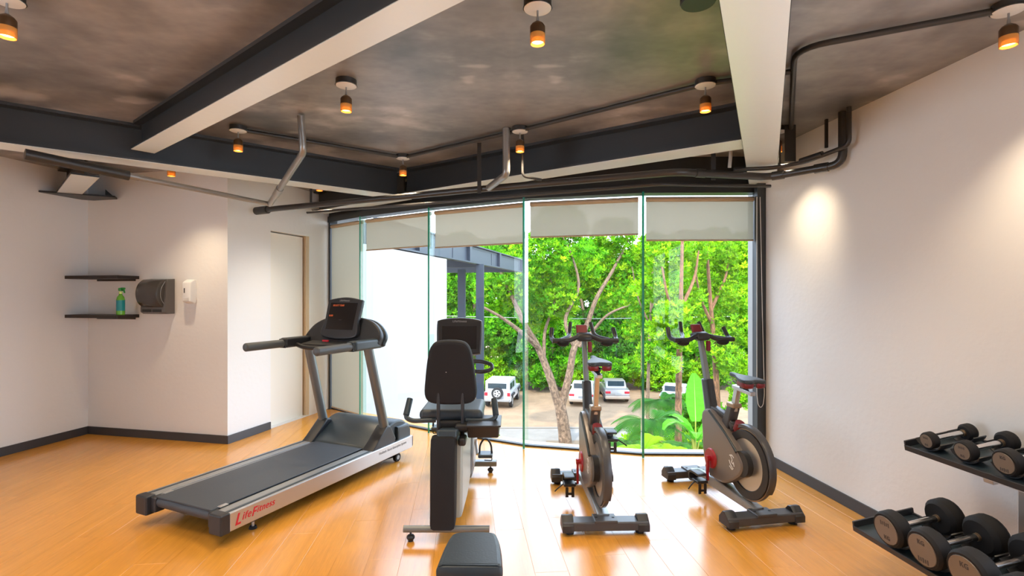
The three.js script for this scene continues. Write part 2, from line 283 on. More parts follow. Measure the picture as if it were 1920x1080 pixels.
// ---------------------------------------------------------------- glazed front: header, posts, panes, fins, blinds
const segOf = (i) => { const [p, q] = [W[i], W[i + 1]], l = Math.hypot(q[0] - p[0], q[1] - p[1]); return { p, q, l, u: [(q[0] - p[0]) / l, (q[1] - p[1]) / l] }; };
const inward = (u, p, k) => [p[0] + u[1] * k, p[1] - u[0] * k];   // towards the room
{
  const head = [], bulk = [], sill = [];
  for (let i = 0; i < 5; i++) {
    const { p, q, u } = segOf(i), e = (x, k) => [x[0] + u[0] * k, x[1] + u[1] * k];
    head.push(wallSlab(inward(u, e(p, -0.01), 0.07), inward(u, e(q, 0.01), 0.07), HEAD, HEAD + 0.075, 0.15, 1));
    bulk.push(wallSlab(inward(u, e(p, -0.01), 0.04), inward(u, e(q, 0.01), 0.04), HEAD + 0.075, CEIL, 0.14, 1));
    sill.push(wallSlab(inward(u, e(p, -0.005), 0.025), inward(u, e(q, 0.005), 0.025), 0.001, 0.016, 0.05, 1));
  }
  const w = struct('window_1', head, T.frame, 'dark steel header over the curved glass front', { category: 'window' });
  mesh('bulkhead', bulk, T.beam, w);
  mesh('floor_track', sill, T.frame, w);
  mesh('end_post', [wallSlab([2.272, 4.80], [2.35, 4.80], 0.001, HEAD + 0.07, 0.06, -1), wallSlab([2.325, 4.95], [2.34, 4.80], 0.001, HEAD + 0.07, 0.02, 1)], T.frame, w, { label: 'dark steel post against the bare white wall' });
  const u0 = segOf(0).u;
  mesh('end_post', [wallSlab(inward(u0, W[0], 0.05), inward(u0, [W[0][0] + u0[0] * 0.055, W[0][1] + u0[1] * 0.055], 0.05), 0.001, HEAD + 0.07, 0.11, 1)], T.frame, w, { label: 'dark steel post beside the flush door wall' });
  for (let i = 0; i < 5; i++) {
    const { p, q, u } = segOf(i), a = [p[0] + u[0] * 0.008, p[1] + u[1] * 0.008], b = [q[0] - u[0] * 0.008, q[1] - u[1] * 0.008];
    const g = new THREE.BufferGeometry().setFromPoints([V(a[0], 0.016, a[1]), V(b[0], 0.016, b[1]), V(b[0], HEAD, b[1]), V(a[0], HEAD, a[1])]); g.setIndex([0, 1, 2, 0, 2, 3]); g.computeVertexNormals();
    mesh('glass_pane', g, T.glass, w);
  }
}
const finWords = ['beside the fully lowered blind', 'left of the recumbent bike console', 'behind the spin bike nearer the middle', 'between the two spin bikes'];
for (let i = 1; i < 5; i++) {   // upright glass fins at the joints
  const a = segOf(i - 1).u, b = segOf(i).u, u = [(a[0] + b[0]) / 2, (a[1] + b[1]) / 2], l = Math.hypot(...u), n = [u[1] / l, -u[0] / l], p = W[i], k0 = 0.01, k1 = i < 3 ? 0.10 : 0.12, t = 0.0105;
  const o = thing('glass_fin', 'green-edged upright glass fin ' + finWords[i - 1], 'glass fin', [p[0], 0.002, p[1]], 0, 'glass fins of the curved front');
  const s = [u[0] / l, u[1] / l], at = (k, m, y) => [n[0] * k + s[0] * m, y, -(n[1] * k + s[1] * m)];
  const wallG = (ka, kb, m0, m1) => { const g = new THREE.BufferGeometry(), c = [[ka, m0], [kb, m0], [kb, m1], [ka, m1]], P = []; for (let e = 0; e < 4; e++) { const A = c[e], B = c[(e + 1) % 4]; P.push(...at(...A, 0), ...at(...B, 0), ...at(...B, HEAD), ...at(...A, 0), ...at(...B, HEAD), ...at(...A, HEAD)); } g.setAttribute('position', new THREE.Float32BufferAttribute(P, 3)); g.computeVertexNormals(); return g; };
  mesh('fin_pane', wallG(k0, k1 - 0.004, -t, t), T.finGlass, o);
  mesh('polished_edge', wallG(k1 - 0.004, k1, -t, t), T.finEdge, o);
}
const blinds = [[0, 0.03, 'beige roller blind lowered all the way to the floor'], [1, 2.10, 'beige roller blind over the white building wall'], [2, 2.075, 'beige roller blind above the steel canopy view'], [3, 2.13, 'beige roller blind above the forked tree, rolled highest'], [4, 2.07, 'pale sheer roller blind next to the bare white wall']];
for (const [i, low, label] of blinds) {
  const { p, q, u, l } = segOf(i), in0 = i === 0 ? 0.07 : 0.035, a = [p[0] + u[0] * in0, p[1] + u[1] * in0], b = [q[0] - u[0] * (i === 4 ? 0.02 : 0.03), q[1] - u[1] * (i === 4 ? 0.02 : 0.03)], k = -0.03;   // hung just outside the fins' line, inside the glass
  const A = inward(u, a, 0.03), B = inward(u, b, 0.03);
  const o = thing('roller_blind', label, 'blind', [A[0], 0, A[1]], 0, 'roller blinds of the curved front');
  const rel = (x, y, dd) => [x - A[0], y, -(dd - A[1])];
  const g = new THREE.BufferGeometry(); g.setAttribute('position', new THREE.Float32BufferAttribute([...rel(A[0], low, A[1]), ...rel(B[0], low, B[1]), ...rel(B[0], HEAD - 0.06, B[1]), ...rel(A[0], HEAD - 0.06, A[1])], 3)); g.setIndex([0, 1, 2, 0, 2, 3]); g.computeVertexNormals();
  mesh('fabric', g, T.blind, o);
  mesh('roller_tube', cyl(rel(A[0], HEAD - 0.055, A[1]), rel(B[0], HEAD - 0.055, B[1]), 0.024), T.blindTube, o);
  mesh('hem_bar', cyl(rel(A[0], low, A[1]), rel(B[0], low, B[1]), 0.008), T.blindTube, o);
}
{ // bead cord of the last blind
  const o = thing('blind_cord', 'white looped blind cord hanging beside the dark end post', 'cord', [2.262, 0.5, 4.73]);
  mesh('loop', tube([[0, 1.95, 0], [0, 0.12, 0], [0.012, 0.03, 0], [0.035, 0.0, 0], [0.058, 0.03, 0], [0.07, 0.12, 0], [0.05, 0.9, 0], [0.03, 1.95, 0]], 0.0035, 0.05, 6), T.cord, o);
}

// ---------------------------------------------------------------- beams
function beam(label, p, q, w, ys, side) {   // p, q: the lower flange's near edge; side: +1 body to the left of p to q
  const dx = q[0] - p[0], dd = q[1] - p[1], l = Math.hypot(dx, dd), n = [-dd / l * side, dx / l * side], sh = (c, k) => [c[0] + n[0] * k, c[1] + n[1] * k];
  const o = struct('ceiling_beam', wallSlab(sh(p, w / 2 - 0.008), sh(q, w / 2 - 0.008), ys + 0.016, CEIL, 0.016, side), T.beam, label, { category: 'beam' });
  mesh('lower_flange', wallSlab(p, q, ys + 0.003, ys + 0.018, w, side), T.beam, o);
  mesh('upper_flange', wallSlab(sh(p, w * 0.1), sh(q, w * 0.1), CEIL - 0.022, CEIL, w * 0.8, side), T.beam, o);
  mesh('soffit', wallSlab(sh(p, 0.003), sh(q, 0.003), ys, ys + 0.003, w - 0.006, side), T.soffit, o, { label: 'pale painted underside' });
  return o;
}
beam('black steel beam running over the treadmill from the upper middle', [-2.79, 4.0], [0.9, 1.06], 0.158, 2.65, -1);
beam('long black steel beam crossing above the alcove wall', [-4.6, 2.55], [-1.15, 5.34], 0.235, 2.58, 1);
beam('black steel beam behind the middle pendants, joined to the wide pale beam', [-1.19, 5.37], [1.62, 3.43], 0.25, 2.60, 1);
beam('wide steel beam with broad pale underside above the spin bikes', [-0.12, 0.1], [2.26, 4.88], 0.23, 2.58, -1);
beam('short black beam ending in the alcove corner', [-3.72, 4.62], [-4.66, 5.52], 0.2, 2.60, 1);
beam('short black beam beside the lowered blind', [-2.56, 6.55], [-1.25, 5.55], 0.22, 2.61, 1);
{ const o = struct('beam_plate', [bx(0.62, 0.018, 0.34, 0, 2.60, 0)], T.beam, 'black bearing plate in the corner above the shelves', { category: 'plate' }); o.position.set(-4.62, 0, -5.5); o.rotation.y = 0.5;
  mesh('gusset', [plate([[0, 0], [0.09, 0], [0, 0.09]], 0.012, 0).translate(0.2, 2.609, 0.0)], T.beam, o); }

// ---------------------------------------------------------------- pipes, conduits, hangers
const pp = (x, h, d) => [x, h, -d];
function pipe(name, label, runs, m, cat = 'pipe') {
  const o = thing(name, label, cat);
  runs.forEach(([pts, r, bend, part]) => mesh(part || 'run', tube(pts.map((p) => pp(...p)), r, bend || 0.06), m, o));
  return o;
}
const collar = (o, p, q, r, m) => mesh('collar', cyl(pp(...p), pp(...q), r), m, o);
{
  const a = pipe('drain_pipe', 'thick black drain pipe elbowed down the bare white wall', [[[[2.39, 2.868, 3.70], [2.39, 2.49, 3.70], [2.05, 2.49, 4.10], [1.27, 2.49, 3.93], [-0.28, 2.475, 4.50], [-1.16, 2.47, 4.88], [-2.45, 2.455, 5.38], [-2.75, 2.45, 5.52]], 0.029, 0.09]], T.pipe);
  collar(a, [2.33, 2.49, 3.77], [2.27, 2.49, 3.84], 0.035, T.pipe); collar(a, [1.5, 2.49, 3.98], [1.42, 2.49, 3.962], 0.034, T.pipe); collar(a, [-2.60, 2.452, 5.45], [-2.76, 2.45, 5.525], 0.042, T.pipeDark); collar(a, [2.13, 2.49, 4.01], [2.07, 2.49, 4.07], 0.035, T.pipe);
  pipe('water_pipe', 'thin black pipe running behind the drain pipe above the glass', [[[[2.16, 2.455, 4.28], [1.9, 2.455, 4.26], [1.2, 2.445, 4.16], [-0.2, 2.43, 4.68], [-1.1, 2.43, 5.06], [-2.2, 2.43, 5.5]], 0.014, 0.09]], T.pipe);
  const c = pipe('supply_pipe', 'slim dark pipe stepping down beside the wall elbow', [[[[2.37, 2.868, 3.60], [2.37, 2.60, 3.60], [2.25, 2.565, 3.92], [2.06, 2.552, 4.06], [1.78, 2.552, 4.11]], 0.016, 0.05]], T.pipe);
  collar(c, [2.30, 2.588, 3.79], [2.22, 2.573, 3.94], 0.024, T.pipeDark);
  const s = pipe('condensate_pipe', 'grey metal pipe slanting below the long beam', [[[[-3.02, 2.475, 3.90], [-2.31, 2.41, 4.88]], 0.022, 0.05], [[[-2.31, 2.41, 4.88], [-1.54, 2.60, 3.78], [-1.545, 2.855, 3.745]], 0.026, 0.05, 'riser']], T.pipeGrey);
  mesh('insulation', cyl(pp(-3.33, 2.51, 3.50), pp(-2.97, 2.47, 3.97), 0.037), T.pipeDark, s, { label: 'black foam sleeve' });
  collar(s, [-2.14, 2.452, 4.64], [-2.03, 2.479, 4.48], 0.031, T.pipeGrey); collar(s, [-2.98, 2.471, 3.955], [-2.93, 2.467, 4.02], 0.026, T.pipeGrey);
  mesh('drop_branch', tube([[-0.045, 2.866, 4.06], [-0.045, 2.50, 4.06], [-0.20, 2.475, 4.44]].map((p) => pp(...p)), 0.029, 0.04), T.pipeGrey, a, { label: 'grey vertical drop pipe feeding the drain' });
  pipe('thin_conduit', 'thin black conduit dropping behind the centre pendant', [[[[0.085, 2.84, 4.12], [0.085, 2.50, 4.12], [0.24, 2.49, 4.20]], 0.011, 0.04]], T.pipe);
  pipe('stub_pipe', 'short pale pipe stub beside the wide pale beam', [[[[1.75, 2.57, 4.12], [1.76, 2.76, 4.10]], 0.014, 0.04]], T.canopy);
  pipe('ceiling_conduit', 'black conduit joining the pendants across the middle ceiling bay', [[[[-2.15, 2.845, 4.02], [-1.03, 2.845, 4.84], [0.063, 2.845, 4.04], [1.19, 2.845, 3.15], [1.62, 2.845, 2.98]], 0.016, 0.03]], T.pipeDark, 'conduit');
  pipe('ceiling_conduit', 'black curved conduit over the bare white wall', [[[[2.25, 2.845, 2.32], [1.49, 2.845, 2.70], [2.20, 2.845, 4.04]], 0.016, 0.16]], T.pipeDark, 'conduit');
  const h = (label, x, d, y0, y1, w, t = 0.006) => mesh('pipe_hanger', [bx(w, y1 - y0, t, 0, (y0 + y1) / 2, 0)], T.pipeDark, null, { label, category: 'hanger', group: 'pipe hangers' }).position.set(x, 0, -d);
  h('flat black hanger strap left of the grey drop pipe', -0.285, 4.46, 2.43, 2.87, 0.034);
  h('black hanger strap holding the drain pipe before the wide pale beam', 1.585, 4.03, 2.45, 2.87, 0.034);
  h('broad black hanger plate between pale beam and white wall', 2.165, 3.985, 2.585, 2.87, 0.085);
  h('thin black hanger rod next to the broad plate', 2.10, 4.02, 2.57, 2.72, 0.016, 0.016);
  h('loose black rod hanging free near the white wall', 2.37, 3.86, 2.655, 2.87, 0.018, 0.018);
  h('small black hanger left of the condensate elbow', -2.05, 5.22, 2.45, 2.87, 0.022);
  const jb = thing('junction_box', 'round black junction box beside the wide pale beam top', 'junction box', [0.80, 2.80, 2.2]);
  mesh('body', cyl([0, 0.008, 0], [0, 0.07, 0], 0.075, 0.075, 28), T.pipeDark, jb); mesh('cover', cyl([0, 0, 0], [0, 0.008, 0], 0.07, 0.075, 28), T.beam, jb);
}

// ---------------------------------------------------------------- pendant lamps, in a staggered grid
function pendant(x, d, label, group = 'amber pendant lamps') {
  const o = thing('pendant_lamp', label, 'pendant lamp', [x, CEIL - 0.20, d], 0, group);
  mesh('junction_box', [cyl([0, 0.165, 0], [0, 0.199, 0], 0.062, 0.062, 24)], T.pipeDark, o);
  mesh('canopy', new THREE.LatheGeometry([[0.001, 0.154], [0.02, 0.154], [0.058, 0.160], [0.066, 0.166], [0.001, 0.166]].map((p) => new THREE.Vector2(...p)), 28), T.canopy, o);
  mesh('rod', [cyl([0, 0.10, 0], [0, 0.155, 0], 0.0045, 0.0045, 10), cyl([0, 0.104, 0], [0, 0.124, 0], 0.008, 0.006, 12)], T.aluGrey, o);
  mesh('cap', new THREE.LatheGeometry([[0.001, 0.106], [0.009, 0.106], [0.026, 0.094], [0.034, 0.082], [0.0345, 0.048], [0.0325, 0.048], [0.0325, 0.08], [0.02, 0.09], [0.001, 0.096]].map((p) => new THREE.Vector2(...p)), 24), T.amberDark, o);
  mesh('shade', new THREE.LatheGeometry([[0.034, 0.05], [0.0345, 0.02], [0.0335, 0.004], [0.0315, 0.004], [0.0325, 0.03], [0.032, 0.05]].map((p) => new THREE.Vector2(...p)), 24), T.amber, o, { label: 'glowing amber glass shade' });
  mesh('bulb', [cyl([0, 0.016, 0], [0, 0.028, 0], 0.027, 0.024, 20)], T.bulb, o, { label: 'lit warm bulb face' });
  const s = new THREE.SpotLight(new THREE.Color(1, 0.80, 0.55), LAMP, 0, 0.95, 1, 2);
  s.position.set(0, 0.001, 0); s.target.position.set(0, -1, 0); s.castShadow = true; s.shadow.radius = 1.4; o.add(s, s.target);
}
for (const [x, d, label] of [
  [-2.21, 2.24, 'amber pendant lamp at the upper left picture corner'], [0.115, 2.30, 'amber pendant lamp hanging at top centre, nearest to the camera'], [2.25, 2.32, 'amber pendant lamp beside the bare white wall'],
  [-1.02, 3.15, 'amber pendant lamp just under the pale edge of the long diagonal beam'], [1.19, 3.15, 'amber pendant lamp just left of the wide pale beam'],
  [-2.15, 4.02, 'amber pendant lamp left of the grey pipe riser'], [0.063, 4.04, 'amber pendant lamp next to the grey drop pipe'], [2.10, 4.05, 'amber pendant lamp hidden behind the broad hanger plate'],
  [-3.24, 4.87, 'amber pendant lamp close to the alcove wall'], [-1.03, 4.84, 'amber pendant lamp in the corner where the conduits turn'], [-2.09, 5.56, 'amber pendant lamp above the flush door wall']]) pendant(x, d, label);
for (const [x, d] of [[-3.3, 3.15], [-3.3, 1.4], [-1.05, 1.4], [1.17, 1.4], [-2.2, 0.55], [0.1, 0.55], [2.3, 0.55], [-3.4, -0.3], [-1.05, -0.3], [1.2, -0.3], [-2.2, -1.2], [0.1, -1.2], [2.3, -1.2], [-1.05, -2.2], [1.2, -2.2], [-3.4, -2.2]]) pendant(x, d, 'amber pendant lamp in the part of the room behind the camera', 'pendant lamps out of view');

// ---------------------------------------------------------------- alcove wall: shelves, bottle, dispensers
{
  const u = [(CC[0] - LC[0]), (CC[1] - LC[1])], l = Math.hypot(...u), e = [u[0] / l, u[1] / l], n = [e[1], -e[0]];   // n: into the room
  const at = (s, k) => [LC[0] + e[0] * s + n[0] * k, LC[1] + e[1] * s + n[1] * k], head = Math.atan2(e[1], e[0]) * -180 / Math.PI;   // local x along the wall, forwards = into the wall
  for (const [h, label] of [[1.715, 'upper thin dark shelf in the alcove corner'], [1.30, 'lower thin dark shelf holding the spray bottle']]) {
    const c = at(0.352, 0.125), o = thing('wall_shelf', label, 'shelf', [c[0], h, c[1]], head, 'corner shelves');
    mesh('board', rb(0.69, 0.034, 0.25, 0.0, 0.017, 0, 0.003), T.shelf, o); mesh('cleat', bx(0.5, 0.02, 0.02, 0.05, -0.01, 0.112), T.shelf, o);
  }
  const b = at(0.672, 0.19), o = thing('spray_bottle', 'green spray bottle with teal label on the lower shelf', 'bottle', [b[0], 1.334, b[1]], head);
  mesh('body', new THREE.LatheGeometry([[0.001, 0], [0.036, 0], [0.038, 0.01], [0.038, 0.16], [0.03, 0.19], [0.016, 0.21], [0.014, 0.23], [0.001, 0.23]].map((p) => new THREE.Vector2(...p)), 24), T.bottle, o);
  mesh('label', new THREE.CylinderGeometry(0.0385, 0.0385, 0.11, 24, 1, true).translate(0, 0.1, 0), T.teal, o, { label: 'teal wrap label' });
  mesh('label_stripe', new THREE.CylinderGeometry(0.0388, 0.0388, 0.008, 24, 1, true, 2.4, 1.5).rotateZ(0.06).translate(0, 0.115, 0), T.white, o);
  mesh('collar', cyl([0, 0.222, 0], [0, 0.245, 0], 0.017), T.bottleNeck, o);
  mesh('spray_head', [rb(0.03, 0.034, 0.05, 0.008, 0.268, 0, 0.008), rb(0.05, 0.02, 0.02, 0.03, 0.278, 0, 0.006), rb(0.012, 0.04, 0.014, 0.045, 0.25, 0, 0.004, [0, 0, 0.3])], T.sprayGreen, o);
  const t = at(1.01, 0.0), d = thing('paper_towel_dispenser', 'smoked grey paper towel dispenser on the alcove wall', 'dispenser', [t[0], 1.345, t[1]], head);
  mesh('housing', [prof([[-0.005, 0], [-0.10, 0], [-0.13, 0.02], [-0.13, 0.06], [-0.10, 0.36], [-0.005, 0.37]], 0.31, 0, 0.006)], T.dispGrey, d);
  mesh('cover', [prof(smooth([[-0.10, 0.07], [-0.17, 0.10], [-0.205, 0.17], [-0.205, 0.25], [-0.17, 0.325], [-0.10, 0.355], [-0.08, 0.2]], 36), 0.27, 0, 0.012)], T.smoke, d, { label: 'rounded smoky front cover' });
  mesh('cover_edge', [tube([[0.139, 0.09, 0.11], [0.139, 0.16, 0.165], [0.139, 0.26, 0.165], [0.139, 0.34, 0.11]], 0.003, 0.05, 6)], T.greyPrint, d);
  mesh('paper_slot', [bx(0.11, 0.028, 0.006, -0.07, 0.035, -0.131), bx(0.11, 0.028, 0.006, 0.06, 0.035, -0.131)], T.black, d);
  const s = at(1.385, 0), p = thing('soap_dispenser', 'small white soap dispenser right of the paper towel dispenser', 'dispenser', [s[0], 1.47, s[1]], head);
  mesh('body', [prof(smooth([[-0.003, 0], [-0.07, 0.0], [-0.085, 0.03], [-0.085, 0.17], [-0.07, 0.215], [-0.003, 0.22]], 30), 0.105, 0, 0.012)], T.white, p);
  mesh('window_slot', [rb(0.012, 0.05, 0.006, -0.02, 0.12, -0.086, 0.002)], T.black, p); mesh('push_bar', [rb(0.08, 0.04, 0.012, 0, 0.03, -0.084, 0.005)], T.canopy, p);
}

// ---------------------------------------------------------------- treadmill
{
  const o = thing('treadmill', 'grey treadmill with long belt in front of the flush door', 'treadmill', [-2.155, 0, 3.272], 24);
  for (const s of [-1, 1]) {
    const rail = mesh('side_rail', [rb(0.05, 0.115, 1.93, s * 0.395, 0.138, 1.035, 0.006)], T.alu, o, { label: 'brushed aluminium side rail' });
    mesh('step_strip', [rb(0.062, 0.012, 1.42, s * 0.338, 0.19, 0.78, 0.003), rb(0.018, 0.01, 1.42, s * 0.296, 0.186, 0.78, 0.003)], T.aluGrey, o);
    mesh('groove_strip', [bx(0.022, 0.004, 1.42, s * 0.384, 0.196, 0.78)], T.slate, rail);
    mesh('end_cap', [rb(0.115, 0.128, 0.07, s * 0.365, 0.137, 0.04, 0.012), rb(0.06, 0.10, 0.07, s * 0.29, 0.142, 0.07, 0.01)], T.darkPlastic, o);
    mesh('roller_bolt', [cyl(L(s * 0.262, 0.165, 0.075), L(s * 0.285, 0.165, 0.075), 0.014), rb(0.03, 0.008, 0.06, s * 0.275, 0.198, 0.13, 0.003)], T.steel, o);
    const foot = mesh('foot', [cyl(L(s * 0.35, 0.012, 0.29), L(s * 0.35, 0.085, 0.29), 0.009)], T.steel, o); mesh('foot_pad', [cyl(L(s * 0.35, 0, 0.29), L(s * 0.35, 0.016, 0.29), 0.026, 0.021)], T.rubber, foot); mesh('foot_bracket', [bx(0.05, 0.035, 0.09, s * 0.35, 0.072, 0.30)], T.darkPlastic, foot);
    const w = mesh('wheel', [cyl(L(s * 0.385 - 0.016, 0.038, 1.80), L(s * 0.385 + 0.016, 0.038, 1.80), 0.038, 0.038, 24)], T.rubber, o); mesh('wheel_hub', [cyl(L(s * 0.385 - 0.018, 0.038, 1.80), L(s * 0.385 + 0.018, 0.038, 1.80), 0.02, 0.02, 18)], T.aluGrey, w);
    mesh('lift_arm', [rb(0.03, 0.05, 0.34, s * 0.33, 0.066, 1.66, 0.008, [-0.12, 0, 0])], T.darkPlastic, o);
    mesh('upright_boot', [prof([[1.42, 0.19], [1.74, 0.19], [1.76, 0.23], [1.68, 0.36], [1.63, 0.37], [1.47, 0.23]], 0.12, s * 0.35, 0.014)], T.darkPlastic, o);
    mesh('upright', [tube([L(s * 0.365, 0.20, 1.69), L(s * 0.345, 1.10, 1.44)], 0.041, 0.05, 20)], T.postGrey, o, { label: 'metallic grey leaning upright' });
    const hr = mesh('handrail', [tube([L(s * 0.38, 1.118, 0.82), L(s * 0.38, 1.118, 1.3)], 0.035, 0.05, 20), sphere(0.035, s * 0.38, 1.118, 0.82, 1, 1, 0.5)], T.hand, o);
    mesh('sleeve', [rb(0.088, 0.088, 0.36, s * 0.385, 1.122, 1.37, 0.022), rb(0.079, 0.08, 0.012, s * 0.38, 1.118, 1.185, 0.02)], s > 0 ? T.slate : T.darkPlastic, hr);
  }
  mesh('belt', [rb(0.545, 0.012, 1.50, 0, 0.192, 0.80, 0.005), cyl(L(-0.262, 0.157, 0.085), L(0.262, 0.157, 0.085), 0.041, 0.041, 26)], T.belt, o, { label: 'dark grey running belt' });
  mesh('deck', [rb(0.66, 0.035, 1.5, 0, 0.165, 0.85, 0.004), bx(0.5, 0.06, 0.7, 0, 0.11, 1.55)], T.darkPlastic, o);
  mesh('motor_hood', [prof(smooth([[1.46, 0.20], [1.56, 0.262], [1.70, 0.345], [1.82, 0.376], [1.93, 0.352], [1.99, 0.29], [2.0, 0.19], [1.75, 0.185], [1.5, 0.185]], 60), 0.74, 0, 0.02)], T.slate, o, { label: 'dark slate motor hood' });
  mesh('hood_skirt', [prof([[1.80, 0.17], [2.005, 0.17], [2.005, 0.25], [1.97, 0.318], [1.80, 0.318]], 0.80, 0, 0.02)], T.slate, o);
  mesh('front_bumper', [rb(0.84, 0.1, 0.03, 0, 0.14, 2.0, 0.01)], T.darkPlastic, o);
  // console: winged dash, tilted display, cross bar
  const dash = smooth([[-0.43, 0], [-0.40, 0.09], [-0.33, 0.17], [-0.20, 0.225], [0, 0.235], [0.20, 0.225], [0.33, 0.185], [0.425, 0.10], [0.435, 0.02], [0.38, -0.03], [0.0, -0.04], [-0.38, -0.02]], 72);
  mesh('dash', [plate(dash, 0.075, 0.016).rotateX(-0.42).translate(0, 1.12, -1.50)], T.darkPlastic, o, { label: 'winged dark console dash' });
  mesh('dash_shell', [plate(dash.map(([x, y]) => [x * 1.03, y * 1.03]), 0.05, 0.02).rotateX(-0.42).translate(0, 1.11, -1.545)], T.slate, o);
  mesh('tray', [rb(0.64, 0.03, 0.14, 0, 1.105, 1.40, 0.012, [0.14, 0, 0])], T.darkPlastic, o);
  mesh('cross_bar', [tube([L(-0.33, 1.10, 1.30), L(-0.20, 1.085, 1.25), L(0.20, 1.085, 1.25), L(0.33, 1.10, 1.30)], 0.02, 0.08)], T.black, o);
  const disp = mesh('display', [plate(smooth([[-0.185, 0], [-0.19, 0.16], [-0.195, 0.325], [-0.17, 0.35], [0, 0.372], [0.17, 0.35], [0.195, 0.325], [0.19, 0.16], [0.185, 0]], 60), 0.045, 0.012).rotateX(-0.30).translate(0, 1.165, -1.465)], T.darkPlastic, o, { label: 'upright dark display unit' });
  const onD = (g, x, y, lift) => g.translate(x, y, 0.0235 + lift).rotateX(-0.30).translate(0, 1.165, -1.465);
  mesh('screen_panel', [onD(new THREE.BoxGeometry(0.31, 0.25, 0.002), 0, 0.19, 0)], T.screen, disp);
  { const a = text('SELECT TIME', 0.016, 0.001); mesh('led_text', [onD(a, -0.125, 0.282, 0.0015)], T.orangeLed, disp, { label: 'orange lit text' }); }
  mesh('led_digit', [onD(text('0:00', 0.017, 0.001), -0.145, 0.185, 0.0015)], T.orangeLed, disp);
  mesh('print', [onD(text('- . -', 0.014, 0.001), -0.02, 0.15, 0.0015)], T.greyPrint, disp);
  { const g = text('LifeFitness', 0.016, 0.001); mesh('brand_lettering', [onD(g, -widthOf(g) / 2, 0.328, 0.0012)], T.greyPrint, disp); }
  mesh('stop_button', [rb(0.07, 0.016, 0.012, -0.08, 1.135, 1.385, 0.004)], T.logoRed, o);
  { // red script logo and the small line of print on the outer face of the rail by the room's middle
    const big = (s, z, x) => text(s, z).translate(x, 0, 0); let x = 0; const list = [];
    for (const [s, z, dy] of [['L', 0.072, -0.012], ['ife', 0.042, 0.006], ['F', 0.056, 0], ['itness', 0.038, 0.012]]) { const g = text(s, z); const w = widthOf(g); list.push(g.translate(x, dy, 0)); x += w * 1.02 + 0.002; }
    const g = M(list); g.applyMatrix4(new THREE.Matrix4().makeShear(0, 0, 0.32, 0, 0, 0)); g.scale(0.30 / x, 1, 1);
    mesh('logo_lettering', [g.rotateY(Math.PI / 2).translate(0.4195, 0.116, -0.10)], T.logoRed, o, { label: 'red slanted LifeFitness lettering' });
    const t2 = text('FlexDeck  Shock Absorption System', 0.02, 0.001), w = widthOf(t2); t2.scale(0.40 / w, 1, 1);
    mesh('small_lettering', [t2.rotateY(Math.PI / 2).translate(0.4195, 0.145, -1.50)], T.ink, o);
  }
}

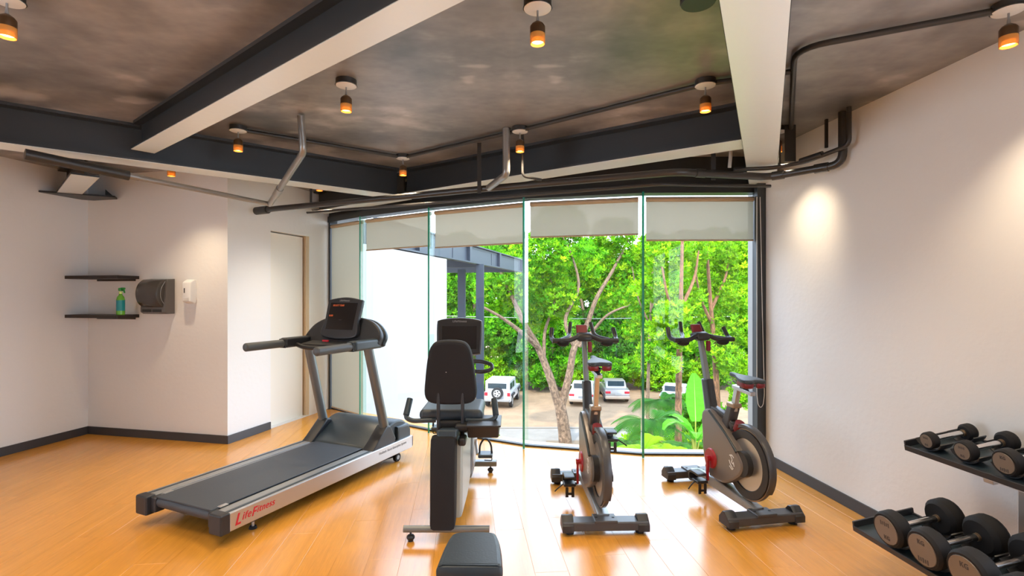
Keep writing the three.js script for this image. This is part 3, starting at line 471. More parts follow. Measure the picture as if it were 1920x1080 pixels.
// ---------------------------------------------------------------- recumbent bike
{
  const o = thing('recumbent_bike', 'black recumbent exercise bike between the treadmill and spin bikes', 'exercise bike', [-0.412, 0, 3.22], 0);
  const rear = mesh('rear_stabilizer', [tube([L(-0.27, 0.075, 0.0), L(0.27, 0.075, 0.0)], 0.021, 0.05, 18)], T.postGrey, o);
  const front = mesh('front_stabilizer', [rb(0.56, 0.045, 0.07, 0.0, 0.082, 1.24, 0.01)], T.postGrey, o);
  for (const [p, a] of [[rear, 0], [front, 1.24]]) for (const s of [-1, 1]) mesh('levelling_foot', [cyl(L(s * 0.225, 0.028, a), L(s * 0.225, 0.06, a), 0.006), sphere(0.026, s * 0.225, 0.024, a, 1, 0.75, 1), cyl(L(s * 0.225, 0, a), L(s * 0.225, 0.008, a), 0.017)], T.black, p);
  mesh('rear_column', [prof([[-0.045, 0.085], [-0.04, 0.30], [-0.035, 0.55], [-0.01, 0.645], [0.03, 0.66], [0.12, 0.62], [0.10, 0.35], [0.06, 0.1]], 0.158, -0.022, 0.024)], T.rubber, o, { label: 'tall black rear shroud' });
  mesh('main_frame', [prof([[0.06, 0.12], [0.10, 0.60], [0.30, 0.56], [0.62, 0.49], [0.80, 0.47], [0.80, 0.16], [0.45, 0.10]], 0.185, 0.0, 0.02)], T.panelPale, o, { label: 'silver grey side panels' });
  mesh('seat_rail', [rb(0.13, 0.055, 0.78, 0.0, 0.60, 0.40, 0.015, [-0.17, 0, 0])], T.slate, o);
  mesh('front_housing', [prof(smooth([[0.74, 0.14], [0.72, 0.35], [0.80, 0.50], [1.0, 0.56], [1.2, 0.52], [1.32, 0.38], [1.30, 0.2], [1.15, 0.11], [0.9, 0.1]], 48), 0.2, 0.0, 0.025)], T.black, o);
  mesh('housing_panel', [prof(smooth([[0.86, 0.18], [0.86, 0.4], [1.0, 0.48], [1.16, 0.4], [1.2, 0.24], [1.05, 0.15]], 36), 0.212, 0.0, 0.01)], T.aluGrey, o);
  mesh('seat_cushion', [rb(0.43, 0.075, 0.40, 0, 0.735, 0.42, 0.034, [0, 0, 0], 4)], T.vinyl, o, { label: 'slate vinyl seat cushion' });
  mesh('seat_carriage', [rb(0.16, 0.1, 0.34, 0, 0.655, 0.36, 0.02)], T.black, o);
  const back = mesh('seat_back', [plate(smooth([[-0.172, 0.06], [-0.145, 0.01], [-0.07, -0.008], [0.07, -0.008], [0.145, 0.01], [0.172, 0.06], [0.166, 0.16], [0.148, 0.30], [0.122, 0.385], [0.065, 0.418], [-0.065, 0.418], [-0.122, 0.385], [-0.148, 0.30], [-0.166, 0.16]], 44), 0.075, 0.02).rotateX(-(-0.12)).translate(0.005, 0.83, -0.20)], T.rubber, o, { label: 'tall black padded seat back' });
  mesh('back_bolt', [sphere(0.006, -0.02, 1.04, 0.142)], T.steel, back);
  for (const x of [-0.075, 0.085]) mesh('seat_support', [tube([L(x, 0.62, 0.17), L(x, 0.90, 0.165)], 0.012)], T.black, o);
  for (const s of [-1, 1]) mesh('seat_handle', [tube([L(s * 0.10, 0.705, 0.22), L(s * 0.26, 0.70, 0.22), L(s * 0.305, 0.72, 0.23), L(s * 0.29, 0.83, 0.30)], 0.016, 0.05), tube([L(s * 0.303, 0.735, 0.237), L(s * 0.289, 0.832, 0.301)], 0.021)], T.slate, o);
  const tray = mesh('bottle_tray', [prof([[0.10, 0.62], [0.34, 0.62], [0.36, 0.70], [0.08, 0.70]], 0.205, 0.225, 0.012), rb(0.15, 0.05, 0.2, 0.11, 0.675, 0.22, 0.02)], T.black, o);
  mesh('tray_rim', [rb(0.225, 0.012, 0.30, 0.228, 0.70, 0.22, 0.005)], T.darkPlastic, tray);
  mesh('seat_lever', [rb(0.05, 0.05, 0.12, 0.09, 0.60, 0.12, 0.015)], T.black, o);
  mesh('console_mast', [tube([L(0, 0.50, 1.14), L(-0.03, 0.85, 1.20), L(-0.04, 1.10, 1.26)], 0.034, 0.12, 16)], T.postGrey, o);
  const con = mesh('console', [plate(smooth([[-0.19, -0.13], [-0.165, -0.16], [0, -0.165], [0.165, -0.16], [0.19, -0.13], [0.198, 0], [0.197, 0.115], [0.18, 0.14], [0.09, 0.158], [0, 0.162], [-0.09, 0.158], [-0.18, 0.14], [-0.197, 0.115], [-0.198, 0]], 64), 0.06, 0.018).rotateX(-0.2).translate(-0.045, 1.185, -1.25)], T.black, o, { label: 'broad black console' });
  mesh('screen_panel', [rb(0.30, 0.2, 0.004, -0.045, 1.175, 1.219, 0.001, [-0.2, 0, 0])], T.screen, con);
  { const g = text('LifeFitness', 0.017, 0.001), w = widthOf(g); mesh('brand_lettering', [g.translate(-w / 2, 0.118, 0.0315).rotateX(-0.2).translate(-0.045, 1.185, -1.25)], T.greyPrint, con); }
  for (const s of [-1, 1]) mesh('loop_handle', [tube([L(s * 0.03, 0.975, 1.20), L(s * 0.17, 0.975, 1.16), L(s * 0.245, 0.955, 1.10), L(s * 0.245, 0.925, 1.05), L(s * 0.17, 0.905, 1.03), L(s * 0.02, 0.90, 1.14)], 0.017, 0.05)], T.black, o);
  for (const s of [-1, 1]) {
    const y = 0.35 - s * 0.085, a = 0.98 - s * 0.09;
    const cr = mesh('crank', [tube([L(s * 0.115, 0.35, 0.98), L(s * 0.135, y, a)], 0.012), cyl(L(s * 0.10, 0.35, 0.98), L(s * 0.125, 0.35, 0.98), 0.024)], T.steel, o);
    const pd = mesh('pedal', [rb(0.115, 0.028, 0.12, s * 0.2, y, a, 0.01)], T.slate, o);
    mesh('strap', [tube([L(s * 0.15, y, a), L(s * 0.155, y + 0.08, a), L(s * 0.185, y + 0.125, a), L(s * 0.215, y + 0.125, a), L(s * 0.245, y + 0.08, a), L(s * 0.25, y, a)], 0.0075, 0.05, 8), tube([L(s * 0.25, y - 0.02, a), L(s * 0.25, y - 0.05, a), L(s * 0.19, y - 0.045, a)], 0.004, 0.01, 6)], T.black, pd);
  }
}

// ---------------------------------------------------------------- spin bikes
function spinBike(label, pos, heading, up, ahead) {   // up, ahead: how far the saddle is raised and moved forwards
  const o = thing('spin_bike', label, 'exercise bike', pos, heading, 'spin bikes by the glass front');
  for (const [a, w, part] of [[0, 0.56, 'rear_stabilizer'], [0.88, 0.5, 'front_stabilizer']]) {
    const st = mesh(part, [rb(w, 0.058, 0.105, 0, 0.058, a, 0.01), rb(0.15, 0.02, 0.115, 0, 0.089, a, 0.006)], T.bikeFrame, o);
    for (const s of [-1, 1]) {
      mesh('end_cap', [prof([[a - 0.06, 0.026], [a + 0.06, 0.026], [a + 0.06, 0.07], [a + 0.02, 0.115], [a - 0.005, 0.118], [a - 0.06, 0.068]], 0.075, s * (w / 2 - 0.035), 0.006)], T.darkPlastic, st);
      mesh('foot', [cyl(L(s * (w / 2 - 0.05), 0, a), L(s * (w / 2 - 0.05), 0.03, a), 0.028, 0.024)], T.rubber, st);
      mesh('screw', [cyl(L(s * 0.055, 0.096, a), L(s * 0.055, 0.102, a), 0.009)], T.black, st);
    }
    if (a) for (const s of [-1, 1]) mesh('transport_wheel', [cyl(L(s * (w / 2 - 0.055) - 0.014, 0.065, a + 0.075), L(s * (w / 2 - 0.055) + 0.014, 0.065, a + 0.075), 0.032)], T.rubber, st);
  }
  mesh('spine', [prof([[0.03, 0.065], [0.85, 0.065], [0.85, 0.105], [0.6, 0.14], [0.5, 0.15], [0.03, 0.108]], 0.085, 0, 0.012)], T.aluGrey, o, { label: 'silver grey low spine' });
  mesh('support_leg', [prof([[0.42, 0.12], [0.58, 0.12], [0.60, 0.24], [0.44, 0.24]], 0.06, 0, 0.01)], T.bikeFrame, o);
  const C = [0.145, 0.365];
  const fly = mesh('flywheel', [cyl(L(-0.014, C[1], C[0]), L(0.014, C[1], C[0]), 0.196, 0.196, 48)], T.steel, o, { label: 'polished steel flywheel' });
  const circ = (r, n = 48) => Array.from({ length: n }, (_, i) => [C[0] + r * Math.cos(i / n * 2 * Math.PI), C[1] + r * Math.sin(i / n * 2 * Math.PI)]);
  mesh('rim_guard', [prof(circ(0.236), 0.046, 0, 0.006, [circ(0.176)])], T.black, fly, { label: 'black ring guard' });
  mesh('rim_edge', [prof(circ(0.245), 0.030, 0, 0.004, [circ(0.233)])], T.bronze, fly);
  mesh('hub', [cyl(L(-0.055, C[1], C[0] + 0.01), L(0.055, C[1], C[0] + 0.01), 0.088, 0.088, 30)], T.black, fly);
  mesh('drive_cover', [prof(smooth([[0.635, 0.62], [0.632, 0.46], [0.615, 0.30], [0.56, 0.19], [0.46, 0.155], [0.34, 0.165], [0.21, 0.235], [0.135, 0.30], [0.12, 0.37], [0.17, 0.43], [0.27, 0.515], [0.42, 0.615], [0.54, 0.665]], 72), 0.13, 0, 0.02)], T.cover, o, { label: 'warm grey drive cover' });
  for (const e of [-1, 1]) mesh('cover_ridge', [tube([L(e * 0.064, 0.655, 0.53), L(e * 0.066, 0.52, 0.285), L(e * 0.066, 0.44, 0.185)], 0.009, 0.06)], T.slate, o);
  const archOut = [], archIn = []; for (let i = 0; i <= 18; i++) { const f = (50 + i * 9) * Math.PI / 180, k = 0.254 + 0.024 * (1 - i / 18); archOut.push([C[0] + k * Math.cos(f), C[1] + k * Math.sin(f)]); archIn.push([C[0] + 0.249 * Math.cos(f), C[1] + 0.249 * Math.sin(f)]); }
  mesh('wheel_arch', [prof([...archOut, ...archIn.reverse()], 0.05, 0, 0.002)], T.bikeFrame, o);
  for (const s of [-1, 1]) {
    const y = 0.30 + s * 0.165, disc = mesh('crank_disc', [cyl(L(s * 0.063, 0.30, 0.50), L(s * 0.076, 0.30, 0.50), 0.078, 0.07, 30)], T.red, o, { label: 'red crank disc' });
    mesh('crank_arm', [prof([[0.485, 0.30 + s * -0.02], [0.515, 0.30 + s * -0.02], [0.512, y], [0.488, y]].slice(), 0.016, s * 0.095, 0.004), cyl(L(s * 0.07, 0.30, 0.50), L(s * 0.106, 0.30, 0.50), 0.02)], s < 0 ? T.red : T.bikeFrame, disc);
    const p = mesh('pedal', [rb(0.09, 0.022, 0.085, s * 0.158, y, 0.50, 0.008), cyl(L(s * 0.1, y, 0.5), L(s * 0.12, y, 0.5), 0.01)], T.black, o);
    mesh('toe_cage', [prof(smooth([[0.53, y - 0.012], [0.60, y - 0.02], [0.60, y + 0.05], [0.53, y + 0.062], [0.47, y + 0.058], [0.47, y + 0.044], [0.53, y + 0.045], [0.585, y + 0.036], [0.585, y - 0.006], [0.53, y + 0.002]], 40), 0.075, s * 0.158, 0.004), rb(0.022, 0.075, 0.01, s * 0.158 - 0.022, y - 0.05, 0.463, 0.004), rb(0.022, 0.075, 0.01, s * 0.158 + 0.022, y - 0.05, 0.463, 0.004), rb(0.066, 0.018, 0.01, s * 0.158, y - 0.062, 0.463, 0.004), tube([L(s * 0.20, y, 0.5), L(s * 0.25, y - 0.03, 0.48), L(s * 0.27, y - 0.045, 0.47)], 0.005, 0.03, 6)], T.black, p);
  }
  { // white emblem strokes on the side covers
    const st = (pts) => tube(pts.map(([a, h]) => L(0, h, a)), 0.0042, 0.012, 6);
    const emblem = () => M([st([[0.235, 0.395], [0.205, 0.405], [0.185, 0.39]]), st([[0.225, 0.40], [0.20, 0.37], [0.215, 0.352], [0.19, 0.345]]), st([[0.24, 0.36], [0.225, 0.335], [0.20, 0.315]]), st([[0.19, 0.36], [0.18, 0.33]]), st([[0.235, 0.32], [0.205, 0.30], [0.19, 0.315]])]).scale(0.3, 1, 1);
    for (const s of [-1, 1]) mesh('emblem', [emblem().translate(s * 0.0655, 0, -0.03)], T.white, o, { label: 'small white emblem' });
  }
  mesh('handlebar_sleeve', [prof([[0.53, 0.60], [0.635, 0.60], [0.70, 0.875], [0.615, 0.885]], 0.066, 0, 0.02)], T.darkPlastic, o);
  mesh('sleeve_front', [prof([[0.62, 0.58], [0.655, 0.60], [0.715, 0.87], [0.69, 0.875]], 0.05, 0, 0.01)], T.aluGrey, o);
  mesh('handlebar_post', [prof([[0.625, 0.85], [0.685, 0.85], [0.785, 1.185], [0.735, 1.195]], 0.036, 0, 0.01)], T.postGrey, o);
  mesh('top_strut', [prof([[0.28, 0.60], [0.34, 0.655], [0.58, 0.69], [0.60, 0.655], [0.36, 0.61], [0.30, 0.56]], 0.06, 0, 0.012)], T.bikeFrame, o);
  mesh('seat_tube', [prof([[0.36, 0.50], [0.44, 0.56], [0.345, 0.745], [0.275, 0.735]], 0.072, 0, 0.016)], T.bikeFrame, o);
  mesh('seat_tube_collar', [rb(0.076, 0.035, 0.085, 0, 0.745, 0.308, 0.01)], T.bronze, o);
  mesh('seat_post', [prof([[0.285, 0.70], [0.335, 0.70], [0.29 - up * 0.2, 0.872 + up], [0.24 - up * 0.2, 0.872 + up]], 0.034, 0, 0.008)], T.steel, o, { label: 'silver seat post' });
  mesh('seat_slide', [rb(0.04, 0.028, 0.22, 0, 0.872 + up, 0.20 + ahead, 0.006, [0.08, 0, 0])], T.steel, o);
  mesh('brake_knob', [cyl(L(0.0, 0.575, 0.27), L(0.0, 0.63, 0.235), 0.03, 0.034, 20), cyl(L(0, 0.55, 0.29), L(0, 0.58, 0.265), 0.018)], T.redDark, o, { label: 'dark red resistance knob' });
  mesh('brake_caliper', [rb(0.05, 0.06, 0.05, 0, 0.60, 0.30, 0.012)], T.black, o);
  const sy = up, sa = ahead;
  mesh('saddle_clamp', [rb(0.05, 0.035, 0.05, 0, 0.90 + sy, 0.19 + sa, 0.01), ...[-1, 1].map((e) => tube([L(e * 0.02, 0.915 + sy, 0.11 + sa), L(e * 0.025, 0.905 + sy, 0.2 + sa), L(e * 0.012, 0.92 + sy, 0.3 + sa)], 0.005))], T.black, o);
  const sad = smooth([[-0.078, -0.12], [-0.082, -0.06], [-0.06, 0.01], [-0.028, 0.08], [-0.02, 0.15], [0, 0.165], [0.02, 0.15], [0.028, 0.08], [0.06, 0.01], [0.082, -0.06], [0.078, -0.12], [0.04, -0.135], [0, -0.12], [-0.04, -0.135]], 64);
  const seat = mesh('saddle', [plate(sad, 0.03, 0.014).rotateX(-Math.PI / 2 + 0.06).translate(0, 0.957 + sy, -0.185 - sa)], T.vinyl, o);
  for (const e of [-1, 1]) mesh('saddle_side', [plate(smooth([[e * 0.012, -0.115], [e * 0.072, -0.118], [e * 0.08, -0.06], [e * 0.06, 0.005], [e * 0.045, -0.03]], 36), 0.045, 0.012).rotateX(-Math.PI / 2 + 0.06).translate(0, 0.934 + sy, -0.183 - sa)], T.saddleRed, seat, { label: 'dark red saddle side' });
  // handlebar
  const bar = mesh('handlebar', [tube([L(-0.262, 1.185, 0.70), L(-0.12, 1.185, 0.71), L(-0.06, 1.215, 0.73), L(0.06, 1.215, 0.73), L(0.12, 1.185, 0.71), L(0.262, 1.185, 0.70)], 0.0185, 0.06), prof(smooth([[0.70, 1.19], [0.72, 1.235], [0.78, 1.245], [0.83, 1.22], [0.80, 1.185], [0.74, 1.175]], 30), 0.12, 0, 0.02)], T.black, o);
  for (const s of [-1, 1]) {
    mesh('grip_horn', [tube([L(s * 0.245, 1.187, 0.70), L(s * 0.262, 1.195, 0.78), L(s * 0.25, 1.275, 0.83)], 0.0175, 0.05)], T.black, bar);
    mesh('inner_horn', [tube([L(s * 0.2, 1.19, 0.705), L(s * 0.12, 1.205, 0.82), L(s * 0.10, 1.225, 0.88), L(s * 0.085, 1.315, 0.93)], 0.0155, 0.06)], T.black, bar);
    mesh('elbow_pad', [sphere(0.05, s * 0.175, 1.165, 0.72, 1, 0.55, 1)], T.rubber, bar);
  }
  mesh('monitor', [rb(0.09, 0.085, 0.02, -0.012, 1.265, 0.80, 0.01, [-0.5, 0, 0])], T.redDark, bar, { label: 'dark red monitor back' });
  mesh('bar_lever', [rb(0.03, 0.085, 0.035, 0.035, 1.135, 0.70, 0.01)], T.redDark, o);
  return o;
}
spinBike('spin bike standing nearer the middle of the glass front', [0.603, 0, 3.335], -2.0, 0.125, 0.06);
spinBike('spin bike beside the bare white wall', [1.675, 0, 3.43], -10.5, 0, 0);

// ---------------------------------------------------------------- padded bench in the foreground
{
  const o = thing('weight_bench', 'slate padded bench seat at the bottom edge of the picture', 'bench', [-0.172, 0, 2.21], 0);
  const sh = smooth([[-0.125, -0.153], [-0.134, -0.143], [-0.134, -0.12], [-0.126, 0], [-0.112, 0.10], [-0.095, 0.145], [-0.06, 0.16], [0, 0.163], [0.06, 0.16], [0.095, 0.145], [0.112, 0.10], [0.126, 0], [0.134, -0.12], [0.134, -0.143], [0.125, -0.153], [0.06, -0.155], [-0.06, -0.155]], 64);
  mesh('seat_pad', [plate(sh, 0.065, 0.022).rotateX(-Math.PI / 2).translate(0, 0.425, 0)], T.vinyl, o);
  mesh('pad_board', [plate(sh.map(([x, y]) => [x * 0.93, y * 0.94]), 0.014, 0).rotateX(-Math.PI / 2).translate(0, 0.388, 0)], T.black, o);
  mesh('back_pad', [rb(0.27, 0.065, 0.82, 0, 0.425, -0.70, 0.026, [0, 0, 0], 4)], T.vinyl, o);
  mesh('frame', [rb(0.06, 0.05, 1.1, 0, 0.355, -0.42, 0.008), rb(0.06, 0.34, 0.06, 0, 0.19, 0.06, 0.008), rb(0.06, 0.34, 0.06, 0, 0.19, -0.86, 0.008), rb(0.05, 0.05, 0.95, 0, 0.05, -0.4, 0.008)], T.bikeFrame, o);
  for (const a of [0.06, -0.86]) mesh('foot_bar', [rb(a > 0 ? 0.16 : 0.5, 0.04, 0.06, 0, 0.02, a, 0.008)], T.bikeFrame, o);
}

// ---------------------------------------------------------------- dumbbell rack and dumbbells
{
  const D = 2.8, base = [wallRightX(D), 0, D], head = -5.3, tilt = 10 * Math.PI / 180;
  const o = thing('dumbbell_rack', 'two-tier dark dumbbell rack along the bare white wall', 'rack', base, head);
  const A0 = 0.06, A1 = -2.1, len = A0 - A1, mid = (A0 + A1) / 2;
  const tiers = [[-0.195, 0.735, 0.34], [-0.49, 0.305, 0.36]];
  tiers.forEach(([x, h, w], k) => {
    const t = mesh('tier', [rb(w, 0.012, len, x, h, mid, 0.003, [0, 0, tilt])], T.slate, o, { label: k ? 'lower tilted tray' : 'upper tilted tray' });
    const c = Math.cos(tilt), s = Math.sin(tilt), P = (px, py) => [x + px * c - py * s, h + px * s + py * c];
    for (const e of [-1, 1]) { const [lx, ly] = P(e * (w / 2 - 0.006), 0.008); mesh('lip', [rb(0.012, 0.03, len, lx, ly - 0.008, mid, 0.003, [0, 0, tilt])], T.darkPlastic, t); }
    const [fx, fy] = P(0, 0.012); mesh('end_plate', [rb(w, 0.055, 0.012, fx, fy, A0 - 0.006, 0.003, [0, 0, tilt])], T.darkPlastic, t);
    for (let i = 0; i < 5; i++) {   // moulded cradles under each head
      const a = k ? -0.19 - i * 0.205 : -0.055 - i * 0.20;
      for (const e of [-1, 1]) {
        const arc = [], arc2 = []; for (let j = 0; j <= 10; j++) { const f = (205 + j * 13) * Math.PI / 180, R = k ? 0.100 : 0.078; arc.push([a + R * Math.cos(f), R + 0.0145 + R * Math.sin(f)]); arc2.push([a + (R + 0.006) * Math.cos(f), R + 0.0145 + (R + 0.006) * Math.sin(f)]); }
        const g = prof([...arc, ...arc2.reverse()], 0.075, 0, 0.0015).translate(e * (w / 2 - 0.075), 0.0, 0).rotateZ(tilt).translate(x, h, 0);
        mesh('cradle', g, T.darkPlastic, t);
      }
    }
  });
  for (const a of [-0.37, -1.75]) mesh('upright', [rb(0.05, 0.70, 0.07, -0.12, 0.355, a, 0.008, [0, 0, 0]), rb(0.5, 0.05, 0.07, -0.35, 0.03, a, 0.008), rb(0.24, 0.03, 0.05, -0.22, 0.698, a, 0.006, [0, 0, tilt]), rb(0.42, 0.03, 0.05, -0.33, 0.305, a, 0.006, [0, 0, tilt])], T.alu, o, { label: 'silver upright leg' });
  mesh('under_rail', [rb(0.03, 0.02, 1.5, -0.33, 0.692, -1.1, 0.004)], T.canopy, o);
  // dumbbells, their axes across the trays
  const bell = (label, tier, a, r, length, hl, flip, group) => {
    const [x, h, w] = tiers[tier], th = head * Math.PI / 180, c = Math.cos(tilt), s = Math.sin(tilt), up = r + 0.018, lx = x - 0.006 - up * s, ly = h + up * c;
    const X = base[0] + lx * Math.cos(th) + a * Math.sin(th), Dd = base[2] - lx * Math.sin(th) + a * Math.cos(th);
    const b = thing('dumbbell', label, 'dumbbell', [X, ly, Dd], head, group); b.rotation.order = 'YXZ'; b.rotation.z = tilt;
    const hd = (e) => { const P = [[0.001, 0], [r * 0.80, 0], [r * 0.86, 0.004], [r, hl * 0.22], [r, hl * 0.80], [r * 0.90, hl * 0.97], [r * 0.3, hl], [0.001, hl]]; const g = toCreasedNormals(clean(new THREE.LatheGeometry(P.map((p) => new THREE.Vector2(...p)), 22)), 0.35); return g.rotateZ(e > 0 ? -Math.PI / 2 : Math.PI / 2).rotateX(0.2).translate(e * (length / 2 - hl), 0, 0); };
    for (const e of [-1, 1]) {
      const H = mesh('head', [hd(e)], T.rubber, b), f = length / 2;
      mesh('face_plate', [cyl([e * (f - 0.004), 0, 0], [e * (f + 0.0012), 0, 0], r * 0.80, r * 0.78, 28)], T.plateFace, H, { label: 'brownish steel face plate' });
      if (e < 0) { // stamped marks
        const put = (g, y) => { const wd = widthOf(g); return g.translate(-wd / 2, y, 0).rotateY(-Math.PI / 2).translate(-f - 0.0014, 0, 0); };
        const bars = M([0, 1, 2, 3, 4].map((i) => bx(r * 0.075, r * (i % 2 ? 0.2 : 0.26), 0.0008, r * 0.13 * i + r * 0.04, r * 0.1, 0)));   // worn, unreadable word
        mesh('stamp', [put(text('KG', r * 0.24, 0.0008), r * (flip ? 0.3 : -0.55))], T.ink, H); mesh('worn_stamp', [put(bars, r * (flip ? -0.62 : 0.28))], T.ink, H, { kind: 'stuff' });
      } else mesh('collar', [cyl([f - hl - 0.012, 0, 0], [f - hl + 0.004, 0, 0], 0.017, 0.019)], T.bronze, H);
    }
    mesh('handle', [cyl([-length / 2 + hl - 0.005, 0, 0], [length / 2 - hl + 0.005, 0, 0], 0.0155, 0.0155, 20)], T.chrome, b, { label: 'chrome handle' });
  };
  const gt = 'small dumbbells on the upper tray', gb = 'large dumbbells on the lower tray';
  bell('smallest black dumbbell at the far end of the upper tray', 0, -0.055, 0.044, 0.27, 0.05, false, gt);
  bell('small black dumbbell second from the far end of the upper tray', 0, -0.255, 0.05, 0.275, 0.055, false, gt);
  bell('black dumbbell cut by the picture edge on the upper tray', 0, -0.455, 0.06, 0.285, 0.062, true, gt);
  bell('black dumbbell on the upper tray, outside the picture', 0, -0.655, 0.064, 0.285, 0.062, false, gt);
  bell('black dumbbell at the far end of the lower tray', 1, -0.19, 0.087, 0.365, 0.082, false, gb);
  bell('black dumbbell in the middle of the lower tray', 1, -0.395, 0.09, 0.37, 0.085, true, gb);
  bell('big black dumbbell at the picture corner on the lower tray', 1, -0.605, 0.095, 0.38, 0.088, true, gb);
  bell('black dumbbell on the lower tray, outside the picture', 1, -0.805, 0.095, 0.38, 0.09, false, gb);
}

// ---------------------------------------------------------------- outside: ground, neighbouring wing, canopy
const GY = -6.25;
const at = (px, py, d) => [(px - 960) / 960 * d, 1.55 - (py - 552) / 960 * d, d];   // a point seen at that place of the photo, d metres ahead
{
  const g = struct('ground', [new THREE.PlaneGeometry(160, 120).rotateX(-Math.PI / 2).translate(10, GY - 0.02, -62)], T.sand, 'pale sandy dirt ground of the parking lot', { uv: 1 / 7, category: 'ground' });
  const walk = struct('pavement', [new THREE.BoxGeometry(26, 0.06, 1).scale(1, 1, 16).translate(0, GY + 0.01, -21.6)], T.concrete, 'pale concrete pavement in front of the building', { uv: 1 / 5, category: 'pavement' });
  mesh('kerb', [new THREE.BoxGeometry(26, 0.12, 0.18).translate(0, GY + 0.03, -29.7)], T.concrete, walk);
  for (const d of [16.5, 20.5, 25]) mesh('joint', [new THREE.BoxGeometry(26, 0.004, 0.05).translate(0, GY + 0.041, -d)], T.soil, walk);
  const pit = struct('tree_pit', [new THREE.BoxGeometry(1.9, 0.05, 1.6).translate(2.76, GY + 0.045, -26.3)], T.soil, 'square soil pit at the foot of the forked tree', { category: 'ground' });
  struct('planting_bed', [new THREE.BoxGeometry(9, 0.1, 9).translate(7.6, GY + 0.06, -15.5)], T.soil, 'planting bed soil under the palms', { category: 'ground' });
}
{ // white wing of the building with its steel canopy
  const X = (d) => -4.15 + 0.25 * d, P = (d, k = 0) => [X(d) - k * 0.97, d + k * 0.243];   // k: away from the view
  const w = struct('building_wing', [wallSlab(P(7.25), P(10.8), GY, 2.31, 0.35, 1)], T.render, 'smooth white rendered wall of the building wing outside', { category: 'building', kind: 'thing' });
  mesh('end_face', [wallSlab(P(10.8), [P(10.8)[0] - 2.5, P(10.8)[1] + 0.62], GY, 2.31, 0.2, -1)], T.render, w);
  const c = thing('steel_canopy', 'blue-grey steel canopy with stiffened edge beam above the columns', 'canopy');
  const seg = (name, a, b, y0, y1, t, m, k = 0) => mesh(name, wallSlab(P(a, k), P(b, k), y0, y1, t, 1), m, c);
  seg('edge_web', 8.2, 18.1, 2.36, 2.78, 0.02, T.canopySteel, 0.06); seg('edge_flange', 8.2, 18.1, 2.33, 2.36, 0.16, T.canopySteel, -0.02); seg('edge_flange', 8.2, 18.1, 2.76, 2.785, 0.16, T.canopySteel, -0.02);
  for (const d of [9.6, 12.45, 15.1, 18.0]) mesh('stiffener', [wallSlab(P(d, -0.02), P(d + 0.14, -0.02), 2.35, 2.77, 0.1, 1)], T.canopySteel, c);
  mesh('roof_sheet', [slab([P(8.2, 0.05), P(18.1, 0.05), P(18.1, 5), P(8.2, 5)], 2.70, 0.05)], T.canopySteel, c);
  for (const d of [11.6, 14.6, 17.9]) mesh('cross_beam', [wallSlab(P(d, 0.05), P(d, 5), 2.33, 2.70, 0.12, 1)], T.canopySteel, c);
  const column = (x, d, wd, label) => { const o = thing('steel_column', label, 'column', [x, GY, d], 0, 'columns under the canopy'); mesh('shaft', [bx(wd, 2.33 - GY, wd, 0, (2.33 - GY) / 2, 0)], T.canopySteel, o); mesh('base_plate', [bx(wd * 2, 0.03, wd * 2, 0, 0.015, 0)], T.canopySteel, o); };
  column(-0.83, 13.3, 0.20, 'nearer blue-grey steel column right of the console'); column(-1.56, 15.9, 0.23, 'farther blue-grey steel column next to the white wing');
  struct('outer_pier', [wallSlab([2.47, 5.14], [2.47, 5.36], GY, 3.1, 0.3, -1)], T.render, 'white outer pier seen beside the end post', { category: 'pier', kind: 'thing' });
  struct('lower_facade', [wallSlab([-2.6, 7.1], [-0.88, 5.95], GY, -0.31, 0.2, -1), wallSlab([-0.88, 5.95], [2.5, 5.1], GY, -0.31, 0.2, -1)], T.render, 'white facade of the storey below', { category: 'facade' });
  const uc = pipe('utility_line', 'thin pale cable strung across the trees', [[[[-8.6, 0.4, 30], [4, 0.05, 31], [21, 0.3, 32]], 0.012, 3, 'cable']], T.wire, 'cable');
  for (const [x, d] of [[-8.6, 30], [21, 32]]) mesh('pole', [cyl([x, GY, -d], [x, 0.8, -d], 0.14, 0.1)], T.bark, uc);
}

